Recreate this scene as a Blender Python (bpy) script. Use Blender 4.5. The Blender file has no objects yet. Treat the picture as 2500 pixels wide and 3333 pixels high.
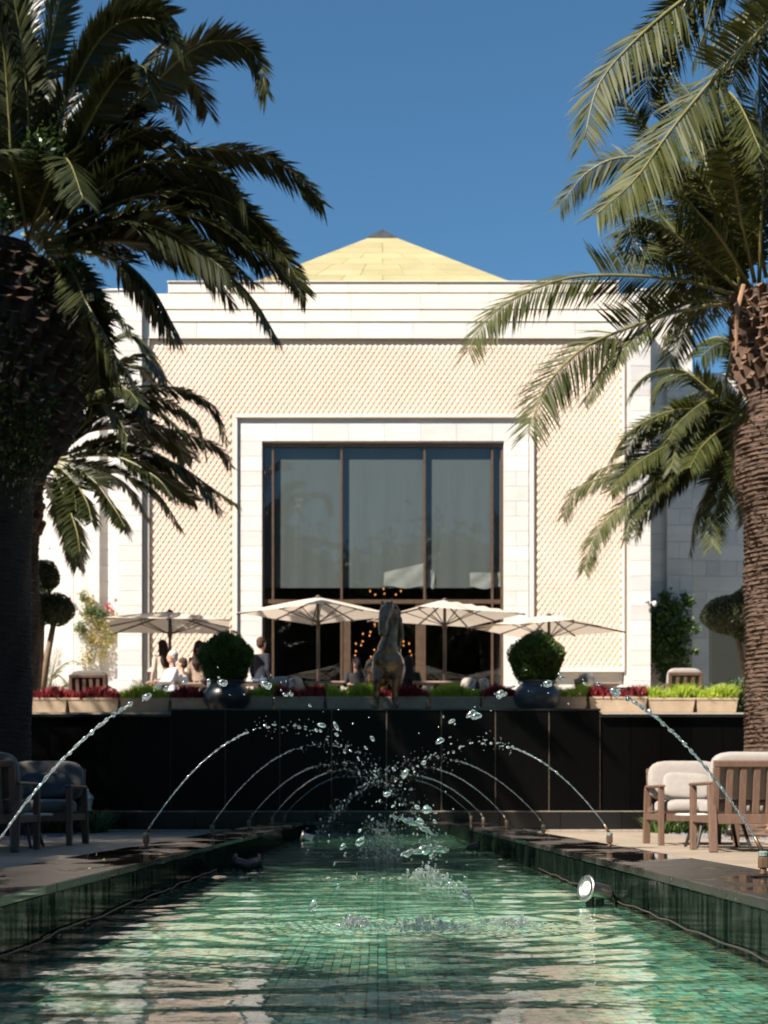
import bpy, math, random
import numpy as np
from mathutils import Vector, Matrix
random.seed(7)
R = random.Random(11)
sc = bpy.context.scene
rad = math.radians

# ------------------------------------------------------------------ camera
EYE = 0.436
F = 4630.0                       # focal length in photograph pixels
cam_d = bpy.data.cameras.new('camera')
cam = bpy.data.objects.new('camera', cam_d)
sc.collection.objects.link(cam)
cam.location = (0, 0, EYE)
cam.rotation_euler = (rad(90), 0, 0)
cam_d.sensor_fit = 'VERTICAL'
cam_d.sensor_height = 36.0
cam_d.lens = F / 3333.0 * 36.0
cam_d.shift_x = 20 / 3333.0
cam_d.shift_y = (2620 - 1666.5) / 3333.0
cam_d.clip_start = 0.05
cam_d.clip_end = 3000
cam_d.dof.use_dof = True
cam_d.dof.focus_distance = 5.4
cam_d.dof.aperture_fstop = 5.4
sc.camera = cam

# ------------------------------------------------------------------ light
SUN_AZ, SUN_EL = 50.0, 44.0      # azimuth west of the camera's back, elevation
a, e = rad(SUN_AZ), rad(SUN_EL)
S = Vector((-math.sin(a) * math.cos(e), -math.cos(a) * math.cos(e), math.sin(e)))
sun_d = bpy.data.lights.new('sun', 'SUN')
sun_d.energy = 5.0
sun_d.angle = rad(0.53)
sun_d.color = (1.0, 0.91, 0.82)
sun = bpy.data.objects.new('sun', sun_d)
sun.location = S * 60
sun.rotation_euler = S.to_track_quat('Z', 'Y').to_euler()
sc.collection.objects.link(sun)
world = bpy.data.worlds.new('World')
sc.world = world
world.use_nodes = True
nt = world.node_tree
nt.nodes.clear()
sky = nt.nodes.new('ShaderNodeTexSky')
sky.sky_type = 'NISHITA'
sky.sun_disc = False
sky.sun_elevation = e
sky.sun_rotation = math.atan2(S.x, S.y)
sky.altitude = 0
sky.air_density = 1.0
sky.dust_density = 0.35
sky.ozone_density = 1.1
bg = nt.nodes.new('ShaderNodeBackground')
bg.inputs[1].default_value = 0.05
wo = nt.nodes.new('ShaderNodeOutputWorld')
tint = nt.nodes.new('ShaderNodeMix'); tint.data_type = 'RGBA'; tint.blend_type = 'MULTIPLY'
tint.inputs[0].default_value = 1.0; tint.inputs[7].default_value = (.54, .88, 1.02, 1)
nt.links.new(sky.outputs[0], tint.inputs[6]); nt.links.new(tint.outputs[2], bg.inputs[0])
nt.links.new(bg.outputs[0], wo.inputs[0])
sc.view_settings.view_transform = 'Standard'
sc.view_settings.look = 'None'
sc.view_settings.gamma = 1
sc.view_settings.exposure = 1.3
sc.view_settings.use_curve_mapping = False
sc.render.engine = 'CYCLES'
sc.cycles.max_bounces = 10
sc.cycles.transparent_max_bounces = 24
sc.cycles.transmission_bounces = 8
sc.cycles.glossy_bounces = 4
sc.cycles.diffuse_bounces = 3
sc.cycles.caustics_reflective = False
sc.cycles.caustics_refractive = False
sc.cycles.sample_clamp_indirect = 6
sc.cycles.use_denoising = True

# ------------------------------------------------------------------ helpers
col = sc.collection
def P(px, py, Y):
    """real place of something measured at photograph pixel px, py and distance Y"""
    return Vector(((px - 1230) * Y / F, Y, EYE + (2620 - py) * Y / F))
def D(dx, dy, Y):
    return P(dx * 1.507, dy * 1.507, Y)

class MB:
    def __init__(s):
        s.v = []; s.f = []; s.m = []
    def add(s, verts, faces, mi=0):
        o = len(s.v)
        s.v.extend([tuple(v) for v in verts])
        for fc in faces:
            s.f.append(tuple(i + o for i in fc)); s.m.append(mi)
    def box(s, x0, x1, y0, y1, z0, z1, c=0.0, mi=0, M=None):
        vs, fs = box_geo(x0, x1, y0, y1, z0, z1, c)
        if M is not None: vs = [M @ Vector(v) for v in vs]
        s.add(vs, fs, mi)
    def beam(s, p, q, w, h, c=0.0, mi=0, up=(0, 0, 1)):
        p, q = Vector(p), Vector(q)
        d = q - p; L = d.length
        z = d.normalized()
        u = Vector(up)
        if abs(z.dot(u)) > .98: u = Vector((0, 1, 0))
        x = u.cross(z).normalized(); y = z.cross(x)
        M = Matrix(((x.x, y.x, z.x, p.x), (x.y, y.y, z.y, p.y), (x.z, y.z, z.z, p.z), (0, 0, 0, 1)))
        s.box(-w / 2, w / 2, -h / 2, h / 2, 0, L, c, mi, M)
    def tube(s, pts, rs, n=10, mi=0, cap=True, sx=1.0):
        pts = [Vector(p) for p in pts]
        if not isinstance(rs, (list, tuple)): rs = [rs] * len(pts)
        o = len(s.v)
        prev = None
        for i, p in enumerate(pts):
            if i == 0: t = pts[1] - p
            elif i == len(pts) - 1: t = p - pts[i - 1]
            else: t = pts[i + 1] - pts[i - 1]
            if t.length < 1e-9: t = Vector((0, 0, 1))
            t.normalize()
            if prev is None:
                u = Vector((0, 1, 0)) if abs(t.y) < .9 else Vector((1, 0, 0))
                x = u.cross(t).normalized()
            else:
                x = (prev - t * prev.dot(t))
                x = x.normalized() if x.length > 1e-6 else Vector((1, 0, 0))
            prev = x
            y = t.cross(x)
            for k in range(n):
                an = 2 * math.pi * k / n
                q = p + (x * math.cos(an) * sx + y * math.sin(an)) * rs[i]
                s.v.append(tuple(q))
        for i in range(len(pts) - 1):
            for k in range(n):
                k2 = (k + 1) % n
                s.f.append((o + i * n + k, o + i * n + k2, o + (i + 1) * n + k2, o + (i + 1) * n + k)); s.m.append(mi)
        if cap:
            s.f.append(tuple(o + k for k in range(n))[::-1]); s.m.append(mi)
            s.f.append(tuple(o + (len(pts) - 1) * n + k for k in range(n))); s.m.append(mi)
    def lathe(s, prof, n=24, c=(0, 0, 0), mi=0, M=None):
        o = len(s.v)
        for (r, z) in prof:
            for k in range(n):
                an = 2 * math.pi * k / n
                v = Vector((r * math.cos(an), r * math.sin(an), z))
                if M is not None: v = M @ v
                s.v.append((v.x + c[0], v.y + c[1], v.z + c[2]))
        for i in range(len(prof) - 1):
            for k in range(n):
                k2 = (k + 1) % n
                s.f.append((o + i * n + k, o + i * n + k2, o + (i + 1) * n + k2, o + (i + 1) * n + k)); s.m.append(mi)
        s.f.append(tuple(o + k for k in range(n))[::-1]); s.m.append(mi)
        s.f.append(tuple(o + (len(prof) - 1) * n + k for k in range(n))); s.m.append(mi)
    def ball(s, c, r, n=12, m=8, mi=0, M=None):
        if not isinstance(r, (list, tuple)): r = (r, r, r)
        c = Vector(c)
        o = len(s.v)
        for i in range(m + 1):
            th = math.pi * i / m
            for k in range(n):
                an = 2 * math.pi * k / n
                v = Vector((r[0] * math.sin(th) * math.cos(an), r[1] * math.sin(th) * math.sin(an), r[2] * math.cos(th)))
                if M is not None: v = M @ v
                s.v.append(tuple(v + c))
        for i in range(m):
            for k in range(n):
                k2 = (k + 1) % n
                s.f.append((o + i * n + k, o + (i + 1) * n + k, o + (i + 1) * n + k2, o + i * n + k2)); s.m.append(mi)
    def build(s, name, mats, parent=None, smooth=False):
        me = bpy.data.meshes.new(name)
        me.from_pydata(s.v, [], s.f)
        if not isinstance(mats, (list, tuple)): mats = [mats]
        for m in mats: me.materials.append(m)
        if len(mats) > 1:
            me.polygons.foreach_set('material_index', s.m)
        if smooth: me.polygons.foreach_set('use_smooth', [True] * len(s.f))
        me.update()
        return link(name, me, parent)

def box_geo(x0, x1, y0, y1, z0, z1, c=0.0):
    if c <= 0:
        vs = [(x, y, z) for x in (x0, x1) for y in (y0, y1) for z in (z0, z1)]
        return vs, [(0, 1, 3, 2), (4, 6, 7, 5), (0, 4, 5, 1), (2, 3, 7, 6), (0, 2, 6, 4), (1, 5, 7, 3)]
    vs = []; idx = {}
    lo = (x0, y0, z0); hi = (x1, y1, z1)
    for a_ in (0, 1):
        for b_ in (0, 1):
            for c_ in (0, 1):
                sg = (a_, b_, c_)
                for ax in range(3):
                    p = []
                    for k in range(3):
                        base = hi[k] if sg[k] else lo[k]
                        ins = 0 if k == ax else (-c if sg[k] else c)
                        p.append(base + ins)
                    idx[(sg, ax)] = len(vs); vs.append(tuple(p))
    fs = []
    for ax in range(3):
        o1, o2 = [k for k in range(3) if k != ax]
        for sd in (0, 1):
            q = []
            for (u, w) in ((0, 0), (1, 0), (1, 1), (0, 1)):
                g = [0, 0, 0]; g[ax] = sd; g[o1] = u; g[o2] = w
                q.append(idx[(tuple(g), ax)])
            fs.append(tuple(q))
    for ax in range(3):
        o1, o2 = [k for k in range(3) if k != ax]
        for u in (0, 1):
            for w in (0, 1):
                g0 = [0, 0, 0]; g0[o1] = u; g0[o2] = w
                g1 = list(g0); g1[ax] = 1
                g0, g1 = tuple(g0), tuple(g1)
                fs.append((idx[(g0, o1)], idx[(g1, o1)], idx[(g1, o2)], idx[(g0, o2)]))
    for a_ in (0, 1):
        for b_ in (0, 1):
            for c_ in (0, 1):
                g = (a_, b_, c_)
                fs.append((idx[(g, 0)], idx[(g, 1)], idx[(g, 2)]))
    # orient outwards
    ctr = Vector(((x0 + x1) / 2, (y0 + y1) / 2, (z0 + z1) / 2))
    out = []
    for f_ in fs:
        p = [Vector(vs[i]) for i in f_]
        n = (p[1] - p[0]).cross(p[2] - p[0])
        m = sum(p, Vector()) / len(p) - ctr
        out.append(f_ if n.dot(m) > 0 else f_[::-1])
    return vs, out

def link(name, me, parent=None):
    o = bpy.data.objects.new(name, me)
    col.objects.link(o)
    if parent is not None: o.parent = parent
    return o
def tag(o, label, cat, group=None):
    o['label'] = label; o['category'] = cat
    if group: o['group'] = group
    return o
def struct(o):
    o['kind'] = 'structure'; return o
def stuff(o, label=None, cat=None):
    o['kind'] = 'stuff'
    if label: o['label'] = label
    if cat: o['category'] = cat
    return o
def empty(name, loc, rz=0):
    o = bpy.data.objects.new(name, None)
    o.empty_display_size = .2
    col.objects.link(o); o.location = loc; o.rotation_euler = (0, 0, rz)
    return o
KIDS = {}
def copy_tree(o, parent=None):
    c = o.copy(); col.objects.link(c)
    if parent is not None:
        c.parent = parent
        c.matrix_parent_inverse = o.matrix_parent_inverse
    for ch in [k for k in bpy.data.objects if k.parent == o]:
        copy_tree(ch, c)
    return c
BC = {}
def piece(name, dims, loc, m, parent, c=.004, rot=(0, 0, 0)):
    """one slab-like piece; alike pieces share a mesh. loc = centre in the parent's space"""
    key = (name, tuple(round(d, 3) for d in dims), m.name)
    if key not in BC:
        b = MB(); dx, dy, dz = [d / 2 for d in dims]
        b.box(-dx, dx, -dy, dy, -dz, dz, min(c, min(dims) * .3))
        me = bpy.data.meshes.new(name); me.from_pydata(b.v, [], b.f); me.materials.append(m); me.update()
        BC[key] = me
    o = link(name, BC[key], parent)
    o.location = loc; o.rotation_euler = rot
    return o

# ------------------------------------------------------------------ materials
def new_mat(name):
    m = bpy.data.materials.new(name); m.use_nodes = True
    m.node_tree.nodes.clear()
    return m, m.node_tree.nodes, m.node_tree.links
def N(ns, t, **kw):
    n = ns.new(t)
    for k, v in kw.items(): setattr(n, k, v)
    return n
def mat(name, c1, c2=None, rough=.6, scale=6, metal=0, bump=0, bscale=None, bdist=.01, objvar=0.0, detail=5,
        spec=.5, stretch=(1, 1, 1), sheen=0, trans=0, coat=0, wave=None):
    m, ns, ln = new_mat(name)
    out = N(ns, 'ShaderNodeOutputMaterial')
    b = N(ns, 'ShaderNodeBsdfPrincipled')
    ln.new(b.outputs[0], out.inputs[0])
    b.inputs['Roughness'].default_value = rough
    b.inputs['Metallic'].default_value = metal
    b.inputs['Specular IOR Level'].default_value = spec
    if coat: b.inputs['Coat Weight'].default_value = coat
    if sheen: b.inputs['Sheen Weight'].default_value = sheen
    tc = N(ns, 'ShaderNodeTexCoord'); mp = N(ns, 'ShaderNodeMapping')
    mp.inputs['Scale'].default_value = stretch
    ln.new(tc.outputs['Object'], mp.inputs[0])
    oi = N(ns, 'ShaderNodeObjectInfo')
    vm = N(ns, 'ShaderNodeVectorMath', operation='ADD')
    ml = N(ns, 'ShaderNodeMath', operation='MULTIPLY'); ml.inputs[1].default_value = 40.0
    ln.new(oi.outputs['Random'], ml.inputs[0])
    ln.new(mp.outputs[0], vm.inputs[0]); ln.new(ml.outputs[0], vm.inputs[1])
    if c2 is None: c2 = tuple(x * .72 for x in c1)
    nz = N(ns, 'ShaderNodeTexNoise'); nz.inputs['Scale'].default_value = scale; nz.inputs['Detail'].default_value = detail
    nz.inputs['Roughness'].default_value = .62
    ln.new(vm.outputs[0], nz.inputs['Vector'])
    cr = N(ns, 'ShaderNodeValToRGB')
    cr.color_ramp.elements[0].position = .32; cr.color_ramp.elements[1].position = .68
    cr.color_ramp.elements[0].color = (*c2, 1); cr.color_ramp.elements[1].color = (*c1, 1)
    ln.new(nz.outputs[0], cr.inputs[0])
    cout = cr.outputs[0]
    if objvar:
        hs = N(ns, 'ShaderNodeHueSaturation')
        mr = N(ns, 'ShaderNodeMapRange'); mr.inputs['To Min'].default_value = 1 - objvar; mr.inputs['To Max'].default_value = 1 + objvar * .6
        ln.new(oi.outputs['Random'], mr.inputs[0]); ln.new(mr.outputs[0], hs.inputs['Value'])
        ln.new(cout, hs.inputs['Color']); cout = hs.outputs[0]
    ln.new(cout, b.inputs['Base Color'])
    if bump:
        nb = N(ns, 'ShaderNodeTexNoise'); nb.inputs['Scale'].default_value = bscale or scale * 6; nb.inputs['Detail'].default_value = 6
        ln.new(vm.outputs[0], nb.inputs['Vector'])
        bp = N(ns, 'ShaderNodeBump'); bp.inputs['Strength'].default_value = bump; bp.inputs['Distance'].default_value = bdist
        ln.new(nb.outputs[0], bp.inputs['Height']); ln.new(bp.outputs[0], b.inputs['Normal'])
    if trans:
        tr = N(ns, 'ShaderNodeBsdfTranslucent'); mx = N(ns, 'ShaderNodeMixShader'); mx.inputs[0].default_value = trans
        ln.new(cout, tr.inputs[0]); ln.new(b.outputs[0], mx.inputs[1]); ln.new(tr.outputs[0], mx.inputs[2]); ln.new(mx.outputs[0], out.inputs[0])
    return m
M = {}
M['marble'] = mat('white_marble', (.62, .585, .54), (.54, .51, .47), .42, 1.6, objvar=.09, bump=.12, bscale=30, bdist=.004, stretch=(1, 1, 2.6), detail=8)
M['marble_grey'] = mat('veined_grey_marble', (.56, .53, .50), (.46, .44, .42), .42, 1.5, objvar=.10, bump=.12, bscale=30, bdist=.004, stretch=(1, 1, 2.6), detail=9)
M['marble_warm'] = mat('cream_marble', (.68, .61, .525), (.62, .545, .46), .45, 1.2, objvar=.05, bump=.1, bscale=30, bdist=.004, stretch=(.5, 1, 2))
M['joint'] = mat('joint_mortar', (.58, .53, .46), (.50, .46, .40), .85, 9)
M['lattice'] = mat('carved_sandstone', (.68, .565, .465), (.60, .475, .375), .7, .45, bump=.2, bscale=50, bdist=.004)
M['lattice_back'] = mat('sandstone_backing', (.62, .49, .38), (.55, .43, .33), .85, 3)
M['roof'] = mat('gilded_roof_tile', (.37, .30, .16), (.27, .25, .115), .6, .8, objvar=.10, bump=.3, bscale=14, bdist=.02, detail=9)
M['roof_cap'] = mat('dark_patinated_copper', (.05, .055, .055), (.03, .034, .035), .45, 4)
M['bronze'] = mat('bronze_window_frame', (.16, .10, .065), (.11, .07, .045), .38, 8, metal=.55)
M['blind'] = mat('woven_roller_blind', (.080, .088, .084), (.070, .078, .075), .9, 2.5, stretch=(6, 1, .3))
M['blind_sunlit'] = mat('sunlit_blind_fabric', (.24, .24, .22), (.19, .19, .175), .9, 3)  # brighter colour stands for sunlight on the lower blinds
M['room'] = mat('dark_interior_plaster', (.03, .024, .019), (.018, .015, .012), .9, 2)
M['black_granite'] = mat('black_granite', (.012, .011, .010), (.007, .007, .007), .22, 40, bump=.05, bscale=120, bdist=.001, objvar=.25)
M['black_granite_rough'] = mat('matt_black_granite', (.0024, .0022, .002), (.001, .001, .001), .28, 18, spec=.14, objvar=.35, stretch=(3, 1, .4))
M['pale_kerb'] = mat('limestone_kerb', (.36, .32, .26), (.25, .22, .18), .7, 8)
M['paver'] = mat('beige_travertine_paver', (.34, .275, .20), (.25, .20, .145), .62, 5, objvar=.16, bump=.3, bscale=60, bdist=.003)
M['terrace'] = mat('terrace_paving', (.44, .38, .31), (.36, .31, .25), .7, 3)
M['soil'] = mat('dry_soil', (.16, .12, .085), (.09, .07, .05), .95, 8, bump=.6, bscale=40, bdist=.02)
M['grout'] = mat('ochre_grout', (.30, .20, .07), (.20, .14, .05), .8, 20)
M['poolwall'] = mat('dark_green_pool_cladding', (.016, .022, .014), (.001, .004, .0025), .15, 3, spec=.25, bump=.8, bscale=14, bdist=.006, stretch=(1, 14, 1.6), objvar=.3, detail=9)
M['planter'] = mat('sandstone_planter', (.46, .36, .25), (.34, .26, .18), .75, 5, objvar=.12, bump=.3, bscale=40, bdist=.004)
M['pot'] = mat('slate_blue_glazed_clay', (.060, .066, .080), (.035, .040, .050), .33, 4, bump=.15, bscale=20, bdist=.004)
M['pot_shaded'] = mat('shaded_glazed_clay', (.020, .020, .023), (.012, .012, .014), .35, 4, bump=.15, bscale=20, bdist=.004)  # left pot's clay, its shade painted in as a darker colour
M['bronze_statue'] = mat('patinated_bronze', (.32, .19, .11), (.055, .038, .024), .27, 5, metal=.6, bump=.9, bscale=16, bdist=.02, detail=8)
M['canopy'] = mat('cream_canopy_fabric', (.70, .61, .50), (.66, .57, .46), .85, 2, trans=.35)
M['pole'] = mat('dark_brown_pole', (.07, .045, .03), (.05, .033, .024), .5, 5)
M['brass'] = mat('weathered_brass', (.30, .19, .11), (.16, .11, .075), .42, 30, metal=.7, bump=.5, bscale=90, bdist=.001)
M['verdigris'] = mat('verdigris_brass', (.22, .30, .28), (.14, .16, .14), .6, 60, metal=.3, bump=.4, bscale=120, bdist=.001)
M['steel'] = mat('brushed_stainless_steel', (.62, .59, .54), (.42, .39, .36), .36, 12, metal=1)
M['dark_metal'] = mat('dark_weathered_metal', (.05, .045, .042), (.03, .027, .025), .4, 12, metal=.6)
M['lens'] = mat('frosted_lamp_lens', (.62, .60, .54), (.50, .48, .44), .15, 12)
M['teak'] = mat('brown_lacquered_wood', (.150, .090, .062), (.10, .06, .042), .5, 10, stretch=(4, 4, .6), bump=.15, bscale=60, bdist=.001)
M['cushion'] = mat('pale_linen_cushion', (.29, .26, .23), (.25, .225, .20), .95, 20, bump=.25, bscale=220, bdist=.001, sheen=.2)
M['cushion_shaded'] = mat('shaded_grey_linen', (.13, .115, .10), (.10, .09, .08), .95, 20, bump=.25, bscale=220, bdist=.001, sheen=.2)  # linen darkened in its colour for the shade over the left chairs
M['cushion_blue'] = mat('slate_blue_pillow', (.055, .065, .078), (.04, .05, .06), .95, 20)
M['table_top'] = mat('pale_stone_table_top', (.58, .55, .50), (.5, .47, .43), .4, 5)
M['wood_table'] = mat('pinkish_brown_table_wood', (.34, .23, .17), (.26, .18, .13), .6, 8)
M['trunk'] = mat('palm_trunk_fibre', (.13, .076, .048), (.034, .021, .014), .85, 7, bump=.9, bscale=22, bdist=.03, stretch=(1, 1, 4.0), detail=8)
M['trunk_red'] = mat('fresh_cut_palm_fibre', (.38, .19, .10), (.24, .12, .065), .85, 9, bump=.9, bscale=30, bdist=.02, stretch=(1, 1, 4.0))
M['trunk_shaded'] = mat('shaded_shaggy_palm_fibre', (.034, .022, .016), (.012, .009, .007), .9, 7, bump=.9, bscale=22, bdist=.03, stretch=(1, 1, 3.0), detail=8)  # shaded copy of the trunk fibre: the left palms' shade is in the colour
M['boot_shaded'] = mat('shaded_frond_base', (.032, .023, .017), (.012, .009, .007), .85, 6, bump=.6, bscale=25, bdist=.01)  # frond base darkened in colour to carry the shade of the left crown
M['boot'] = mat('cut_frond_base', (.15, .085, .05), (.05, .03, .02), .8, 6, bump=.6, bscale=25, bdist=.01)
M['boot_cut'] = mat('pale_cut_frond_end', (.20, .11, .065), (.10, .06, .038), .8, 10)
M['frond'] = mat('palm_leaflet', (.042, .048, .012), (.018, .024, .007), .42, 1.6, objvar=.22, trans=.14, spec=.4)
M['frond_grey'] = mat('olive_palm_leaflet', (.064, .070, .013), (.026, .034, .008), .55, 1.6, objvar=.25, trans=.18, spec=.25)
M['rachis'] = mat('palm_leaf_stalk', (.20, .17, .06), (.12, .12, .04), .4, 3)
M['dead'] = mat('dry_frond_stalk', (.30, .17, .095), (.2, .12, .07), .7, 5)
M['ivy'] = mat('ivy_leaf', (.06, .10, .018), (.02, .045, .009), .4, 3, trans=.3, objvar=.3)
M['box_leaf'] = mat('clipped_shrub_leaf', (.085, .150, .022), (.035, .070, .012), .5, 3, trans=.18)
M['box_core'] = mat('shrub_twigs', (.035, .03, .015), (.02, .018, .01), .9, 8)
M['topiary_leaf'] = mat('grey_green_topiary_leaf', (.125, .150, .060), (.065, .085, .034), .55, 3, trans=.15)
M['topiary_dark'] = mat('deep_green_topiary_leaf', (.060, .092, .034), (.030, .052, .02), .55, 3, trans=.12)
M['climber_leaf'] = mat('climbing_shrub_leaf', (.075, .135, .022), (.035, .072, .014), .45, 3, trans=.25)
M['bush_leaf'] = mat('yellowing_bush_leaf', (.40, .29, .07), (.17, .19, .05), .6, 3.5, trans=.3)
M['bush_green'] = mat('bush_leaf_green', (.13, .19, .07), (.08, .12, .05), .6, 3, trans=.3)
M['petal'] = mat('pink_bract', (.55, .10, .13), (.40, .08, .09), .6, 8, trans=.3)
M['twig'] = mat('brown_twig', (.20, .14, .09), (.12, .08, .05), .8, 8)
M['red_plant'] = mat('dark_red_foliage', (.33, .035, .038), (.15, .016, .022), .45, 5, trans=.25)
M['lime_plant'] = mat('lime_grass_blade', (.48, .58, .06), (.28, .40, .04), .45, 5, trans=.35)
M['ground_leaf'] = mat('low_ground_plant_leaf', (.07, .12, .025), (.04, .075, .015), .5, 4, trans=.2)
M['pebble'] = mat('grey_pebble', (.20, .20, .21), (.11, .11, .12), .6, 4, objvar=.3)
M['hedge'] = mat('black_green_hedge', (.010, .014, .008), (.005, .008, .005), .8, 6)
M['skin'] = mat('skin', (.52, .30, .21), (.46, .26, .18), .55, 4)
M['hair_dark'] = mat('dark_brown_hair', (.035, .02, .014), (.02, .012, .01), .8, 30, spec=.2)
M['hair_grey'] = mat('grey_white_hair', (.55, .52, .48), (.42, .40, .37), .8, 30, spec=.2)
M['hair_brown'] = mat('brown_hair', (.07, .042, .03), (.045, .028, .02), .8, 30, spec=.2)
M['shirt_white'] = mat('white_shirt_cloth', (.66, .64, .66), (.56, .55, .57), .85, 9)
M['top_beige'] = mat('beige_knit', (.52, .42, .34), (.42, .34, .27), .9, 9)
M['top_tan'] = mat('tan_blouse', (.30, .21, .15), (.22, .15, .11), .85, 9)
M['navy'] = mat('navy_jumper', (.012, .015, .026), (.008, .01, .018), .9, 9)
M['jeans'] = mat('blue_jeans', (.06, .085, .13), (.04, .06, .10), .85, 12)
M['black_cloth'] = mat('black_cloth', (.012, .011, .012), (.008, .007, .008), .85, 9)
M['white_plastic'] = mat('white_painted_metal', (.62, .60, .56), (.55, .53, .5), .4, 9)
M['ground'] = mat('garden_ground', (.12, .12, .06), (.08, .07, .04), .95, .8)
M['eye_dark'] = mat('dark_eye', (.02, .015, .012), None, .3, 4)
M['cable'] = mat('black_cable', (.05, .035, .03), (.03, .02, .018), .5, 9)
M['yellow_leaf'] = mat('fallen_yellow_leaf', (.55, .42, .10), (.4, .3, .07), .7, 9)

def emit(name, c, s):
    m, ns, ln = new_mat(name)
    o = N(ns, 'ShaderNodeOutputMaterial'); em = N(ns, 'ShaderNodeEmission')
    em.inputs[0].default_value = (*c, 1); em.inputs[1].default_value = s
    ln.new(em.outputs[0], o.inputs[0]); return m
M['bulb'] = emit('lit_warm_bulb', (1.0, .36, .09), .75)

def schlick(ns, ln, f0, normal=None):
    lw = N(ns, 'ShaderNodeLayerWeight'); lw.inputs[0].default_value = .5
    if normal is not None: ln.new(normal, lw.inputs['Normal'])
    p = N(ns, 'ShaderNodeMath', operation='POWER'); p.inputs[1].default_value = 5; ln.new(lw.outputs['Facing'], p.inputs[0])
    m_ = N(ns, 'ShaderNodeMath', operation='MULTIPLY_ADD'); m_.inputs[1].default_value = 1 - f0; m_.inputs[2].default_value = f0
    ln.new(p.outputs[0], m_.inputs[0]); return m_.outputs[0]
def glass_pane_mat():
    m, ns, ln = new_mat('window_glass')
    o = N(ns, 'ShaderNodeOutputMaterial')
    t = N(ns, 'ShaderNodeBsdfTransparent'); t.inputs[0].default_value = (.86, .90, .89, 1)
    g = N(ns, 'ShaderNodeBsdfGlossy'); g.inputs['Roughness'].default_value = .015; g.inputs[0].default_value = (.92, .97, 1, 1)
    tc = N(ns, 'ShaderNodeTexCoord'); nz = N(ns, 'ShaderNodeTexNoise'); nz.inputs['Scale'].default_value = .9
    bp = N(ns, 'ShaderNodeBump'); bp.inputs['Strength'].default_value = .1; bp.inputs['Distance'].default_value = .02
    ln.new(tc.outputs['Object'], nz.inputs['Vector']); ln.new(nz.outputs[0], bp.inputs['Height'])
    ln.new(bp.outputs[0], g.inputs['Normal'])
    mx = N(ns, 'ShaderNodeMixShader'); ln.new(schlick(ns, ln, .05), mx.inputs[0]); ln.new(t.outputs[0], mx.inputs[1]); ln.new(g.outputs[0], mx.inputs[2])
    ln.new(mx.outputs[0], o.inputs[0]); return m
M['glass'] = glass_pane_mat()

def water_mat():
    m, ns, ln = new_mat('pool_water')
    o = N(ns, 'ShaderNodeOutputMaterial')
    tc = N(ns, 'ShaderNodeTexCoord')
    n1 = N(ns, 'ShaderNodeTexNoise'); n1.inputs['Scale'].default_value = 13; n1.inputs['Detail'].default_value = 3
    mp = N(ns, 'ShaderNodeMapping'); mp.inputs['Scale'].default_value = (.55, 1, 1)
    ln.new(tc.outputs['Object'], mp.inputs[0]); ln.new(mp.outputs[0], n1.inputs['Vector'])
    bp = N(ns, 'ShaderNodeBump'); bp.inputs['Strength'].default_value = .26; bp.inputs['Distance'].default_value = .008
    ln.new(n1.outputs[0], bp.inputs['Height'])
    t = N(ns, 'ShaderNodeBsdfTransparent'); t.inputs[0].default_value = (.92, 1, .96, 1)
    rf = N(ns, 'ShaderNodeBsdfRefraction'); rf.inputs[0].default_value = (.92, 1, .96, 1); rf.inputs['IOR'].default_value = 1.12; rf.inputs['Roughness'].default_value = 0
    ln.new(bp.outputs[0], rf.inputs['Normal'])
    m1 = N(ns, 'ShaderNodeMixShader'); m1.inputs[0].default_value = .35
    ln.new(t.outputs[0], m1.inputs[1]); ln.new(rf.outputs[0], m1.inputs[2])
    g = N(ns, 'ShaderNodeBsdfGlossy'); g.inputs['Roughness'].default_value = .02; ln.new(bp.outputs[0], g.inputs['Normal'])
    m2 = N(ns, 'ShaderNodeMixShader'); ln.new(schlick(ns, ln, .02, bp.outputs[0]), m2.inputs[0]); ln.new(m1.outputs[0], m2.inputs[1]); ln.new(g.outputs[0], m2.inputs[2])
    ln.new(m2.outputs[0], o.inputs[0]); return m
M['water'] = water_mat()

def drop_mat(nm, tl):
    m, ns, ln = new_mat(nm)
    o = N(ns, 'ShaderNodeOutputMaterial')
    g = N(ns, 'ShaderNodeBsdfGlass'); g.inputs['IOR'].default_value = 1.33; g.inputs['Roughness'].default_value = 0.0
    gl = N(ns, 'ShaderNodeBsdfGlossy'); gl.inputs['Roughness'].default_value = .13; gl.inputs[0].default_value = (1, 1, 1, 1)
    df = N(ns, 'ShaderNodeBsdfTranslucent'); df.inputs[0].default_value = (.9, .95, .92, 1)
    mx = N(ns, 'ShaderNodeMixShader'); mx.inputs[0].default_value = .20
    ln.new(g.outputs[0], mx.inputs[1]); ln.new(gl.outputs[0], mx.inputs[2])
    m2 = N(ns, 'ShaderNodeMixShader'); m2.inputs[0].default_value = tl
    ln.new(mx.outputs[0], m2.inputs[1]); ln.new(df.outputs[0], m2.inputs[2])
    ln.new(m2.outputs[0], o.inputs[0]); return m
M['drop'] = drop_mat('clear_water_drop', .10)
M['foam'] = drop_mat('white_splashing_water', .38)

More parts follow.
